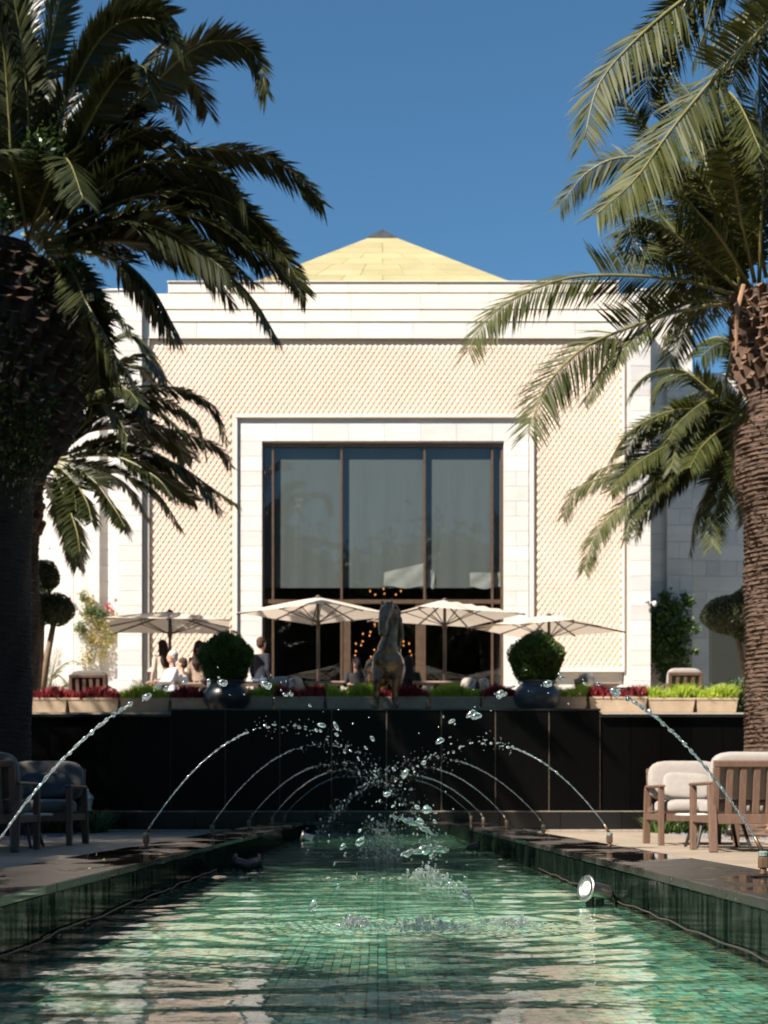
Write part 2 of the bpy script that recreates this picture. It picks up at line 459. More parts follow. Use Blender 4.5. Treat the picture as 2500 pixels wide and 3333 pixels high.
def tile_mat():
    m, ns, ln = new_mat('green_glass_mosaic')
    o = N(ns, 'ShaderNodeOutputMaterial'); b = N(ns, 'ShaderNodeBsdfPrincipled')
    at = N(ns, 'ShaderNodeAttribute'); at.attribute_name = 'tint'
    cr = N(ns, 'ShaderNodeValToRGB'); cr.color_ramp.interpolation = 'CONSTANT'
    cols = [(.0, (.02, .14, .09)), (.12, (.10, .44, .29)), (.32, (.22, .64, .45)), (.56, (.36, .76, .56)), (.74, (.52, .76, .46)), (.86, (.64, .66, .30)), (.95, (.02, .18, .20))]
    el = cr.color_ramp.elements
    el[0].position = cols[0][0]; el[0].color = (*cols[0][1], 1)
    el[1].position = cols[1][0]; el[1].color = (*cols[1][1], 1)
    for p_, c_ in cols[2:]:
        q = el.new(p_); q.color = (*c_, 1)
    ln.new(at.outputs['Fac'], cr.inputs[0]); ln.new(cr.outputs[0], b.inputs['Base Color'])
    b.inputs['Roughness'].default_value = .25
    ln.new(b.outputs[0], o.inputs[0]); return m
M['tile'] = tile_mat()

def wet_mat():
    m, ns, ln = new_mat('wet_polished_black_granite')
    o = N(ns, 'ShaderNodeOutputMaterial'); b = N(ns, 'ShaderNodeBsdfPrincipled'); ln.new(b.outputs[0], o.inputs[0])
    ge = N(ns, 'ShaderNodeNewGeometry'); mp = N(ns, 'ShaderNodeMapping'); mp.inputs['Scale'].default_value = (1, .55, 1); ln.new(ge.outputs['Position'], mp.inputs[0])
    n = N(ns, 'ShaderNodeTexNoise'); n.inputs['Scale'].default_value = 2.1; n.inputs['Detail'].default_value = 7; ln.new(mp.outputs[0], n.inputs['Vector'])
    r = N(ns, 'ShaderNodeMapRange'); r.inputs['From Min'].default_value = .46; r.inputs['From Max'].default_value = .56; r.inputs['To Min'].default_value = .03; r.inputs['To Max'].default_value = .34; ln.new(n.outputs[0], r.inputs[0]); ln.new(r.outputs[0], b.inputs['Roughness'])
    c = N(ns, 'ShaderNodeValToRGB'); c.color_ramp.elements[0].position = .46; c.color_ramp.elements[1].position = .60
    c.color_ramp.elements[0].color = (.006, .0055, .005, 1); c.color_ramp.elements[1].color = (.040, .034, .028, 1); ln.new(n.outputs[0], c.inputs[0]); ln.new(c.outputs[0], b.inputs['Base Color'])
    n2 = N(ns, 'ShaderNodeTexNoise'); n2.inputs['Scale'].default_value = 90; ln.new(ge.outputs['Position'], n2.inputs['Vector'])
    bp = N(ns, 'ShaderNodeBump'); bp.inputs['Distance'].default_value = .002; ln.new(n2.outputs[0], bp.inputs['Height'])
    r2 = N(ns, 'ShaderNodeMapRange'); r2.inputs['From Min'].default_value = .50; r2.inputs['From Max'].default_value = .60; r2.inputs['To Max'].default_value = .35; ln.new(n.outputs[0], r2.inputs[0]); ln.new(r2.outputs[0], bp.inputs['Strength']); ln.new(bp.outputs[0], b.inputs['Normal'])
    return m
M['wet'] = wet_mat()
def clad_mat():
    m, ns, ln = new_mat('wet_dark_green_cladding')
    o = N(ns, 'ShaderNodeOutputMaterial'); tc = N(ns, 'ShaderNodeTexCoord'); mp = N(ns, 'ShaderNodeMapping'); mp.inputs['Scale'].default_value = (1, 7, 1.6)
    ge = N(ns, 'ShaderNodeNewGeometry'); ln.new(ge.outputs['Position'], mp.inputs[0])
    n = N(ns, 'ShaderNodeTexNoise'); n.inputs['Scale'].default_value = 3; n.inputs['Detail'].default_value = 9; ln.new(mp.outputs[0], n.inputs['Vector'])
    c = N(ns, 'ShaderNodeValToRGB'); c.color_ramp.elements[0].position = .40; c.color_ramp.elements[1].position = .62
    c.color_ramp.elements[0].color = (.002, .005, .0035, 1); c.color_ramp.elements[1].color = (.009, .014, .010, 1); ln.new(n.outputs[0], c.inputs[0])
    d = N(ns, 'ShaderNodeBsdfDiffuse'); ln.new(c.outputs[0], d.inputs[0])
    g = N(ns, 'ShaderNodeBsdfGlossy'); g.inputs['Roughness'].default_value = .09
    bp = N(ns, 'ShaderNodeBump'); bp.inputs['Strength'].default_value = .3; bp.inputs['Distance'].default_value = .004; ln.new(n.outputs[0], bp.inputs['Height']); ln.new(bp.outputs[0], g.inputs['Normal'])
    f = N(ns, 'ShaderNodeMapRange'); f.inputs['To Min'].default_value = .03; f.inputs['To Max'].default_value = .16; ln.new(n.outputs[0], f.inputs[0])
    f.inputs['From Min'].default_value = .35; f.inputs['From Max'].default_value = .65
    mx = N(ns, 'ShaderNodeMixShader'); ln.new(f.outputs[0], mx.inputs[0]); ln.new(d.outputs[0], mx.inputs[1]); ln.new(g.outputs[0], mx.inputs[2]); ln.new(mx.outputs[0], o.inputs[0])
    return m
M['poolwall'] = clad_mat()

# =================================================================== SETTING
# ground to the horizon
g = MB(); g.add([(-900, -500, -.6), (900, -500, -.6), (900, 1800, -.6), (-900, 1800, -.6)], [(0, 1, 2, 3)])
struct(g.build('ground', M['ground']))

COP = 0.158; WATER = -0.035; FLOOR = -0.108; PW = 1.16; NX = 1.49; CW = 1.645
# patio under-base and paving slabs
pb = MB()
for s in (-1, 1):
    x0, x1 = sorted((s * (CW + .002), s * 12))
    pb.box(x0, x1, -4, 23.48, -.5, -.03)
patio = struct(pb.build('patio', M['soil']))
for s in (-1, 1):
    for i in range(7):
        for j in range(24):
            w = .9
            xc = s * (CW + .01 + w * (i + .5)); yc = 2.4 + w * (j + .5)
            if i >= 3 and yc > 17.6: continue
            piece('paving_slab', (w - .012, w - .012, .04), (xc, yc, -.02 + R.uniform(-.0015, .0015)), M['paver'], patio)
# gravel beds round the palms, one bed each side
def gravel(sx, name_label):
    x0, x1 = sx
    b = MB()
    for k in range(3800):
        x = R.uniform(x0, x1); y = R.uniform(17.7, 23.3)
        r = R.uniform(.015, .04); z = -.02 + R.uniform(0, .02)
        n = 5
        top = (x + R.uniform(-.01, .01), y, z + r * .8)
        ring = [(x + r * math.cos(t) * R.uniform(.8, 1.2), y + r * math.sin(t) * R.uniform(.8, 1.2), z) for t in [2 * math.pi * q / n for q in range(n)]]
        b.add(ring + [top], [(q, (q + 1) % n, n) for q in range(n)])
    return stuff(b.build('gravel', M['pebble']), name_label, 'gravel')
gravel((-9, -4.35), 'grey pebbles in the bed round the left palm trunk')
gravel((4.35, 9), 'grey pebbles in the bed round the right palm trunk')

# pool: floor, walls, coping
pf = MB(); pf.box(-PW - .1, PW + .1, -1, 23.2, -.3, FLOOR - .006)
pool_floor = struct(pf.build('pool_floor', M['grout']))
TS = .031
def tile_quads(rows, name, m_as_objects=False):
    nx = int(2 * PW / TS)
    xs = -PW + (2 * PW - nx * TS) / 2
    if m_as_objects:
        meshes = []
        for k in range(12):
            me = bpy.data.meshes.new('mosaic_tile')
            vs, fs = box_geo(-.0138, .0138, -.0138, .0138, -.005, 0, 0.0015)
            me.from_pydata(vs, [], fs); me.materials.append(M['tile'])
            at = me.attributes.new('tint', 'FLOAT', 'FACE')
            at.data.foreach_set('value', [(k + .5) / 12 * .98] * len(fs)); me.update()
            meshes.append(me)
        for j in rows:
            for i in range(nx):
                o = link('mosaic_tile', R.choice(meshes), pool_floor)
                o.location = (xs + (i + .5) * TS, j * TS, FLOOR + R.uniform(-.0006, .0006))
        return
    rows = np.array(list(rows)); ii, jj = np.meshgrid(np.arange(nx), rows)
    cx = xs + (ii.ravel() + .5) * TS; cy = jj.ravel() * TS
    n = len(cx); rs = np.random.RandomState(3)
    z = FLOOR + rs.uniform(-.0006, .0006, n); h = .0138
    v = np.zeros((n, 4, 3))
    for q, (dx, dy) in enumerate(((-h, -h), (h, -h), (h, h), (-h, h))):
        v[:, q, 0] = cx + dx; v[:, q, 1] = cy + dy; v[:, q, 2] = z
    me = bpy.data.meshes.new(name)
    me.from_pydata(v.reshape(-1, 3).tolist(), [], np.arange(n * 4).reshape(-1, 4).tolist())
    me.materials.append(M['tile'])
    tv = rs.uniform(0, 1, n)
    at = me.attributes.new('tint', 'FLOAT', 'FACE'); at.data.foreach_set('value', tv.astype(np.float32)); me.update()
    o = link(name, me, pool_floor); o['kind'] = 'stuff'
j0 = int(2.9 / TS)
tile_quads(range(j0, j0 + 4), 'mosaic_tile', True)
tile_quads(list(range(0, j0)) + list(range(j0 + 4, int(23.2 / TS))), 'mosaic_tiles')
# pool walls: clad in upright panels
pw = MB()
for s in (-1, 1):
    x0, x1 = sorted((s * (PW + .02), s * CW))
    pw.box(x0, x1, -1, 23.46, -.3, COP - .036)
pw.box(-PW - .02, PW + .02, 23.12, 23.46, -.3, COP - .036)
pool_wall = struct(pw.build('pool_wall', M['soil']))
coping = struct(empty('pool_coping', (0, 0, 0)))
for s in (-1, 1):
    y = .3
    while y < 23.1:
        L = min(1.2, 23.12 - y)
        piece('cladding_panel', (.018, L - .005, COP - .036 + .3), (s * (PW + .010), y + L / 2, (COP - .036 - .3) / 2), M['poolwall'], pool_wall, .002)
        y += 1.2
    y = .3
    while y < 23.1:
        L = min(1.2, 23.44 - y)
        piece('coping_slab', (CW - PW + .012, L - .005, .035), (s * ((PW + CW) / 2 - .004), y + L / 2, COP - .0175), M['wet'], coping, .004)
        y += 1.2
for i in range(2):
    piece('coping_slab', (PW - .02, .30, .035), ((i - .5) * PW, 23.28, COP - .0175), M['wet'], coping, .004)
piece('cladding_panel', (2 * PW, .018, COP - .036 + .3), (0, 23.10, (COP - .036 - .3) / 2), M['poolwall'], pool_wall, .002)

# water surface with real ripples
land = []
JY = [5.5, 9.15, 12.8, 16.45, 20.1, 23.0]
def water_mesh():
    xs = np.linspace(-PW, PW, 150)
    ys = np.concatenate([np.arange(-.6, 7, .014), np.arange(7, 23.1, .032)])
    X, Y = np.meshgrid(xs, ys)
    rs = np.random.RandomState(5)
    Z = np.zeros_like(X)
    for k in range(26):
        lam = rs.uniform(.07, .55)
        th = rs.normal(math.pi / 2, .55)
        kx, ky = math.cos(th) * 2 * math.pi / lam, math.sin(th) * 2 * math.pi / lam
        fade = 1.0 if lam > .24 else np.clip((Y - 3.6) / 1.4, .08, 1)
        Z += fade * rs.uniform(.4, 1) * lam * .0024 * np.sin(kx * X + ky * Y + rs.uniform(0, 6.28))
    # rings from falling jets
    for (lx, ly, am) in [(-.05, 5.5, 1), (.35, 5.5, 1), (-.25, 9.1, .9), (.2, 9.1, .9), (0, 12.8, .8), (.15, 16.4, .7), (-.5, 4.2, .18), (.55, 3.6, .15)]:
        r = np.sqrt((X - lx) ** 2 + (Y - ly) ** 2)
        Z += am * .0032 * np.sin(r * 2 * math.pi / .16) * np.exp(-r * 1.1) * (r / (r + .08))
        Z += am * .006 * np.exp(-(r / .35) ** 2) * np.sin(X * 71 + Y * 13) * np.sin(Y * 83 - X * 17)
    v = np.stack([X.ravel(), Y.ravel(), (Z + WATER).ravel()], 1)
    ny, nx = X.shape
    idx = np.arange(ny * nx).reshape(ny, nx)
    fa = np.stack([idx[:-1, :-1].ravel(), idx[:-1, 1:].ravel(), idx[1:, 1:].ravel(), idx[1:, :-1].ravel()], 1)
    me = bpy.data.meshes.new('pool_water'); me.from_pydata(v.tolist(), [], fa.tolist())
    me.polygons.foreach_set('use_smooth', [True] * len(fa)); me.materials.append(M['water']); me.update()
    return struct(link('pool_water', me))
water_mesh()

# terrace block with black granite retaining wall
TZ = 2.0
tb = MB(); tb.box(-16, 16, 23.62, 52, -.5, TZ - .03)
terrace = struct(tb.build('terrace', M['terrace']))
wall = empty('retaining_wall', (0, 23.5, 0))
tag(wall, 'black granite retaining wall behind the pool carrying the terrace', 'wall')
wz = lambda py: EYE + (2620 - py) * 23.5 / F
wx = lambda px: (px - 1230) * 23.5 / F
b = MB(); b.box(-16, 16, .03, .117, -.5, wz(2330)); b.build('core', M['black_granite_rough'], wall)
Z0 = wz(2642)
joints_c = [557, 735, 912, 1080, 1258, 1436, 1611, 1785, 1951]
for q in range(len(joints_c) - 1):
    x0, x1 = wx(joints_c[q]), wx(joints_c[q + 1])
    piece('granite_panel', (x1 - x0 - .012, .07, wz(2314) - Z0), ((x0 + x1) / 2, -.045, (wz(2314) + Z0) / 2), M['black_granite_rough'], wall, .003)
b = MB(); b.box(wx(557), wx(1951), -.075, -.012, Z0 - .02, wz(2318)); b.build('joint_backing', M['planter'] if 0 else M['soil'], wall)
piece('coping_stone', (wx(1951) - wx(557) + .02, .22, .03), ((wx(557) + wx(1951)) / 2, .01, wz(2311)), M['black_granite'], wall, .004)
for (pa, pb_) in ((-340, 557), (1951, 2850)):
    w = (wx(pb_) - wx(pa)) / 9
    for q in range(9):
        xc = wx(pa) + w * (q + .5)
        piece('granite_panel', (w - .006, .06, wz(2335) - Z0), (xc, 0.0, (wz(2335) + Z0) / 2), M['black_granite_rough'], wall, .002)
        piece('coping_stone', (w - .006, .24, .05), (xc, -.02, wz(2331)), M['black_granite'], wall, .005)
for q in range(24):
    w = 1.0
    piece('plinth_stone', (w - .006, .10, Z0 - .05), (-12 + w * (q + .5), -.09, (Z0 + .05) / 2), M['black_granite'], wall, .004)
    piece('kerb_stone', (w - .006, .14, .03), (-12 + w * (q + .5), -.11, .018), M['pale_kerb'], wall, .004)
    piece('ledge_stone', (w - .006, .11, .012), (-12 + w * (q + .5), -.09, Z0 + .006), M['pale_kerb'], wall, .002)

# =================================================================== BUILDING
YB = 34.5
def bx(px, Y=YB): return (px - 1230) * Y / F
def bz(py, Y=YB): return EYE + (2620 - py) * Y / F
pal = empty('marble_pavilion', (.13, YB, TZ))
tag(pal, 'white marble pavilion with carved lattice front and golden pyramid roof', 'building')
def B(name, m, x0, x1, y0, y1, z0, z1, c=0, parent=None):
    b = MB(); b.box(x0 - .13, x1 - .13, y0 - YB, y1 - YB, z0 - TZ, z1 - TZ, c)
    return b.build(name, m, parent or pal)
def slabs(parent, x0, x1, z0, z1, yf, rh, sw, m=None, t=.03, jg=.006):
    """marble slabs hung on a wall face that looks towards -y; a course is rh high"""
    n = max(1, round((z1 - z0) / rh)); rh = (z1 - z0) / n
    W = x1 - x0
    for j in range(n):
        k = max(1, round(W / sw)); w = W / k
        cuts = [x0]
        if j % 2 and W > sw * .9:
            cuts += [x0 + w * (q + .5) for q in range(k)]
        else: cuts += [x0 + w * q for q in range(1, k)]
        cuts.append(x1)
        for q in range(len(cuts) - 1):
            ww = cuts[q + 1] - cuts[q]
            if ww < .02: continue
            mm = m or (M['marble'] if R.random() < .8 else M['marble_grey'])
            piece('marble_slab', (ww - jg, t, rh - jg), ((cuts[q] + cuts[q + 1]) / 2 - .13, yf - YB + t / 2 + R.uniform(0, .003), z0 + (j + .5) * rh - TZ), mm, parent, .003)
# core volume behind the front (room left open in the middle)
core = MB()
def cb(x0, x1, y0, y1, z0, z1): core.box(x0 - .13, x1 - .13, y0 - YB, y1 - YB, z0 - TZ, z1 - TZ)
X0, X1 = bx(383), bx(2118)
WX0, WX1 = bx(851), bx(1643)
ZT = bz(947); ZW = bz(1429)
cb(X0 + .04, WX0 - .03, 34.95, 47, TZ, ZT - .05); cb(WX1 + .03, X1 - .04, 34.95, 47, TZ, ZT - .05)
cb(WX0 - .03, WX1 + .03, 34.95, 47, ZW + .03, ZT - .05)
core.build('wall', M['joint'], pal)
# room
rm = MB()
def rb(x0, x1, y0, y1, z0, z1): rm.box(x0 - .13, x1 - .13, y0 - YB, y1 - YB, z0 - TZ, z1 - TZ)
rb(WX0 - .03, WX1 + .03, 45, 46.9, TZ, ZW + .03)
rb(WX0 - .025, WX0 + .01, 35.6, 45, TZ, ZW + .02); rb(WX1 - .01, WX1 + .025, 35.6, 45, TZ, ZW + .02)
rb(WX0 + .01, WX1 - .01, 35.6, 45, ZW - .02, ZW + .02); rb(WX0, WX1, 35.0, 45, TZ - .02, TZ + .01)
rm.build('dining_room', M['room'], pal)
# pilasters
for (pa, pb_) in ((383, 462), (2051, 2118)):
    x0, x1 = bx(pa), bx(pb_)
    p = B('pilaster', M['joint'], x0 + .01, x1 - .01, 34.53, 34.94, TZ, ZT - .02)
    slabs(p, x0, x1, TZ, ZT, 34.5, .36, .85)
    side = B('marble_return', M['marble'], x0 - .002, x0 + .012, 34.53, 46.9, TZ, ZT - .01, parent=pal) if pa == 383 else B('marble_return', M['marble_grey'], x1 - .012, x1 + .002, 34.53, 46.9, TZ, ZT - .01)
# frieze courses, each a little proud of the one below
fz = B('frieze', M['joint'], bx(462), bx(2051), 34.70, 34.94, bz(1096), ZT - .02)
slabs(fz, bx(462), bx(2051), bz(1092), bz(1040), 34.640, .5, 1.35, M['marble'])
slabs(fz, bx(462), bx(2051), bz(1038), bz(1000), 34.630, .5, 1.6, M['marble_warm'])
slabs(fz, bx(462), bx(2051), bz(998), bz(950), 34.620, .5, 1.8, M['marble_warm'])
for (py, yy) in ((1094, 34.618), (1039, 34.615), (999, 34.61)):
    B('string_moulding', M['marble_warm'], bx(462) + .002, bx(2051) - .002, yy, 34.69, bz(py) - .008, bz(py) + .012, .003)
for (pa, pb_) in ((383, 462), (2051, 2118)):
    B('capping_stone', M['marble'], bx(pa) - .01, bx(pb_) + .01, 34.47, 35.6, ZT + .002, ZT + .05, .01)
at = B('attic', M['joint'], bx(545), bx(2016), 34.65, 46, ZT - .04, bz(914))
slabs(at, bx(545), bx(2016), ZT + .003, bz(914), 34.612, .5, 2.0, M['marble_warm'])
B('attic_cornice', M['marble_warm'], bx(542), bx(2019), 34.575, 46.02, bz(914), bz(910), .01)
# channels each side of the lattice panel
B('channel', M['marble_grey'], bx(462), bx(476), 34.66, 34.949, TZ, bz(1096))
B('channel', M['marble_grey'], bx(2036), bx(2051), 34.66, 34.949, TZ, bz(1096))
# lattice panel
LX0, LX1, LZ0, LZ1 = bx(476), bx(2036), bz(2180), bz(1098)
PX0, PX1, PZ1 = bx(762), bx(1741), bz(1355)
lat = empty('lattice_panel', (0, 0, 0)); lat.parent = pal
lb = MB()
def lbx(x0, x1, z0, z1, y0=34.72, y1=34.94): lb.box(x0 - .13, x1 - .13, y0 - YB, y1 - YB, z0 - TZ, z1 - TZ)
lbx(LX0, PX0, LZ0, LZ1); lbx(PX1, LX1, LZ0, LZ1); lbx(PX0, PX1, PZ1, LZ1)
lb.build('backing', M['lattice_back'], lat)
dw, dh = .137, .205
def dia_geo():
    w, h = dw / 2 * .97, dh / 2 * .97
    # carved scale: highest at the lower left, falling to the upper right
    o = [(-w, 0, 0), (0, 0, -h), (w, 0, 0), (0, 0, h)]
    i = [(-w * .55, -.034, -h * .02), (-w * .02, -.038, -h * .55), (w * .55, -.020, h * .02), (w * .02, -.016, h * .55)]
    return o + i, [(0, 1, 5, 4), (1, 2, 6, 5), (2, 3, 7, 6), (3, 0, 4, 7), (4, 5, 6, 7)]
dv, df = dia_geo()
dme = bpy.data.meshes.new('lattice_tile'); dme.from_pydata(dv, [], df); dme.materials.append(M['lattice']); dme.update()
cells = []
nrow = int((LZ1 - LZ0) / (dh / 2)); ncol = int((LX1 - LX0) / dw)
for j in range(1, nrow):
    z = LZ0 + j * dh / 2
    for i in range(ncol + 1):
        x = LX0 + (i + (.5 if j % 2 else 0)) * dw + .02
        if x - dw / 2 < LX0 + .01 or x + dw / 2 > LX1 - .01 or z + dh / 2 > LZ1: continue
        if PX0 - dw / 2 < x < PX1 + dw / 2 and z < PZ1 + dh / 2: continue
        cells.append((x, z))
cells.sort(key=lambda c: (c[1] > 6.5 or c[0] < PX1, c[1]))
st = MB()
for n_, (x, z) in enumerate(cells):
    if n_ < 300:
        o = link('lattice_tile', dme, lat); o.location = (x - .13, 34.72 - YB, z - TZ)
    else:
        st.add([(v[0] + x - .13, v[1] + 34.72 - YB, v[2] + z - TZ) for v in dv], df)
o = st.build('lattice_tiles', M['lattice'], lat); o['kind'] = 'stuff'
# border of the lattice panel
for args in ((LX0 + .001, LX0 + .05, 34.62, 34.9, LZ0, LZ1 - .002), (LX1 - .05, LX1 - .001, 34.60, 34.9, LZ0, LZ1 - .002),
             (LX0 + .051, PX0 - .003, 34.63, 34.9, LZ0 + .001, LZ0 + .06), (PX1 + .003, LX1 - .051, 34.63, 34.9, LZ0 + .001, LZ0 + .06)):
    B('panel_border', M['marble_warm'], *args, .006, lat)
for (pa, pb_) in ((476, 762), (1741, 2036)):
    d_ = B('dado', M['joint'], bx(pa) + .02, bx(pb_) - .02, 34.83, 34.94, TZ, LZ0 - .01)
    slabs(d_, bx(pa) + .01, bx(pb_) - .01, TZ, LZ0 - .045, 34.80, .62, 1.0, M['marble'])
    B('dado_rail', M['marble_warm'], bx(pa) + .003, bx(pb_) - .003, 34.60, 34.829, LZ0 - .04, LZ0 - .002, .008)
# portal frame
pt = B('portal', M['joint'], PX0 + .13, WX0 - .012, 34.74, 35.2, TZ, ZW + .02)
b2 = MB()
b2.box(WX1 + .012 - .13, PX1 - .13 - .13, .24, .70, 0, ZW + .02 - TZ)
b2.box(PX0 + .13 - .13, PX1 - .13 - .13, .24, .70, ZW + .021 - TZ, PZ1 - .13 - TZ)
b2.build('portal_core', M['joint'], pt)
slabs(pt, PX0 + .13, WX0, TZ, ZW, 34.70, .36, .62, M['marble'])
slabs(pt, WX1, PX1 - .13, TZ, ZW, 34.70, .36, .62, M['marble'])
slabs(pt, PX0 + .13, PX1 - .13, ZW, PZ1 - .12, 34.70, .5, .92, M['marble'])
B('portal_return', M['marble'], WX0 - .011, WX0 + .001, 34.74, 35.28, TZ, ZW, parent=pt)
B('portal_return', M['marble'], WX1 - .001, WX1 + .011, 34.74, 35.28, TZ, ZW, parent=pt)
B('portal_soffit', M['marble'], WX0 + .002, WX1 - .002, 34.74, 35.28, ZW - .011, ZW - .001, parent=pt)
for args in ((PX0, PX0 + .07, 34.63, 34.94, TZ, PZ1 - .001), (PX1 - .07, PX1, 34.63, 34.94, TZ, PZ1 - .001), (PX0 - .01, PX1 + .01, 34.62, 34.94, PZ1, PZ1 + .07)):
    B('frame_moulding', M['marble_warm'], *args, .012, pt)
for args in ((PX0 + .071, PX0 + .129, 34.725, 34.94, TZ, PZ1 - .002), (PX1 - .129, PX1 - .071, 34.725, 34.94, TZ, PZ1 - .002), (PX0 + .13, PX1 - .13, 34.725, 34.94, PZ1 - .129, PZ1 - .002)):
    B('frame_fillet', M['marble_grey'], *args, 0, pt)

# window wall
YW = 34.88
win = empty('window_wall', (0, YW - YB, 0)); win.parent = pal
def wxp(px): return (px - 1230) * YW / F - .13
def wzp(py): return EYE + (2620 - py) * YW / F - TZ
mull = [wxp(856), wxp(889), wxp(1112), wxp(1382), wxp(1602), wxp(1634)]
ztop, ztr = ZW - .012 - TZ, wzp(1959)
b = MB()
for i, x in enumerate(mull):
    w = .075 if i in (0, 5) else .055
    mb = MB(); mb.box(x - w / 2, x + w / 2, -.05, .05, .0, ztop, .004); mb.build('mullion', M['bronze'], win)
mb = MB(); mb.box(mull[0] + .04, mull[5] - .04, -.045, .07, ztop - .09, ztop - .002, .004); mb.build('head_rail', M['bronze'], win)
mb = MB(); mb.box(mull[0] + .04, mull[5] - .04, -.052, .07, ztr - .05, ztr + .05, .004); mb.build('transom', M['bronze'], win)
for i in range(5):
    x0, x1 = mull[i] + .028, mull[i + 1] - .028
    mb = MB(); mb.add([(x0, .006, ztr + .051), (x1, .006, ztr + .051), (x1, .006, ztop - .092), (x0, .006, ztop - .092)], [(0, 1, 2, 3)]); mb.build('pane', M['glass'], win)
    if i != 2:
        mb = MB(); mb.add([(x0, .006, .02), (x1, .006, .02), (x1, .006, ztr - .052), (x0, .006, ztr - .052)], [(0, 1, 2, 3)]); mb.build('pane', M['glass'], win)
# doors in the middle bay and slim leaves beside the stiles
for s, (xa, xb) in ((0, (mull[2] + .03, (mull[2] + mull[3]) / 2 - .004)), (1, ((mull[2] + mull[3]) / 2 + .004, mull[3] - .03))):
    mb = MB()
    st_ = .19
    xo0, xo1 = (xa, xa + st_) if s == 0 else (xb - st_, xb)
    xi0, xi1 = (xb - .03, xb) if s == 0 else (xa, xa + .03)
    mb.box(xo0, xo1, -.03, .03, .02, ztr - .053, .004); mb.box(xi0, xi1, -.02, .02, .02, ztr - .053, .003)
    dl = mb.build('door_leaf', M['bronze'], win)
    m3 = MB(); u0_, u1_ = min(xo1, xi1), max(xo0, xi0); m3.add([(u0_, .005, .04), (u1_, .005, .04), (u1_, .005, ztr - .06), (u0_, .005, ztr - .06)], [(0, 1, 2, 3)]); m3.build('pane', M['glass'], dl)
    m4 = MB(); hx = (xo0 + xo1) / 2; m4.tube([(hx, -.09, .8), (hx, -.09, 1.35)], .016, 8); m4.box(hx - .02, hx + .02, -.09, -.028, .84, .87); m4.box(hx - .02, hx + .02, -.09, -.028, 1.28, 1.31)
    m4.build('handle', M['dark_metal'], dl)
# blinds behind the upper panes
zb = wzp(1912)
for i in range(5):
    x0, x1 = mull[i] + .03, mull[i + 1] - .03
    nx = 24; nz_ = 30; b = MB()
    rr = random.Random(i)
    ph = rr.uniform(0, 6)
    vs = []
    for j in range(nz_ + 1):
        z = ztop - .1 - (ztop - .1 - zb) * j / nz_
        for k in range(nx + 1):
            x = x0 + (x1 - x0) * k / nx
            t = j / nz_
            y = .085 + .006 * math.sin(k * .9 + ph + t * 2) * t + .008 * max(0, t - .8) * math.sin(k * .7 + j * .8)
            vs.append((x, y, z))
    fs = [(j * (nx + 1) + k, j * (nx + 1) + k + 1, (j + 1) * (nx + 1) + k + 1, (j + 1) * (nx + 1) + k) for j in range(nz_) for k in range(nx)]
    b.add(vs, fs); b.build('roller_blind', M['blind'], win, True)
def lit_hem(xa, xb, zhi0, zhi1, zlo, seed):  # added brighter cloth imitating the sunlit lower parts of the blinds
    rr = random.Random(seed); nx, nz_ = 40, 14; vs = []
    p1, p2 = rr.uniform(0, 6), rr.uniform(0, 6)
    for j in range(nz_ + 1):
        for k in range(nx + 1):
            t = j / nz_; u = k / nx
            hi = zhi0 + (zhi1 - zhi0) * u
            z = hi + (zlo - hi) * t + .03 * math.sin(u * 7 + p1) * t
            y = .062 + .007 * math.sin(t * 6 + u * 9 + p1) + .003 * math.sin(u * 23 - t * 7 + p2)
            vs.append((xa + (xb - xa) * u, y, z))
    fs = [(j * (nx + 1) + k, j * (nx + 1) + k + 1, (j + 1) * (nx + 1) + k + 1, (j + 1) * (nx + 1) + k) for j in range(nz_) for k in range(nx)]
    b = MB(); b.add(vs, fs); return b.build('sunlit_blind_hem', M['blind_sunlit'], win, True)
lit_hem(wxp(1250), wxp(1378), wzp(1862), wzp(1832), wzp(1910), 1)
lit_hem(wxp(1390), wxp(1415), wzp(1846), wzp(1862), wzp(1912), 2)
lit_hem(wxp(1530), wxp(1630), wzp(1862), wzp(1862), wzp(1912), 3)

# roof
rp = Vector((0.0, 41 - YB, 0)); rb0 = 12.24 - TZ; rt = 16.93 - TZ
def rpyr(w, z): return [(-w, rp.y - w, z), (w, rp.y - w, z), (w, rp.y + w, z), (-w, rp.y + w, z)]
roof = MB(); roof.add(rpyr(5.95, rb0) + [(0, rp.y, rt - .02)], [(0, 1, 4), (1, 2, 4), (2, 3, 4), (3, 0, 4)])
roof = roof.build('roof', M['roof'], pal)
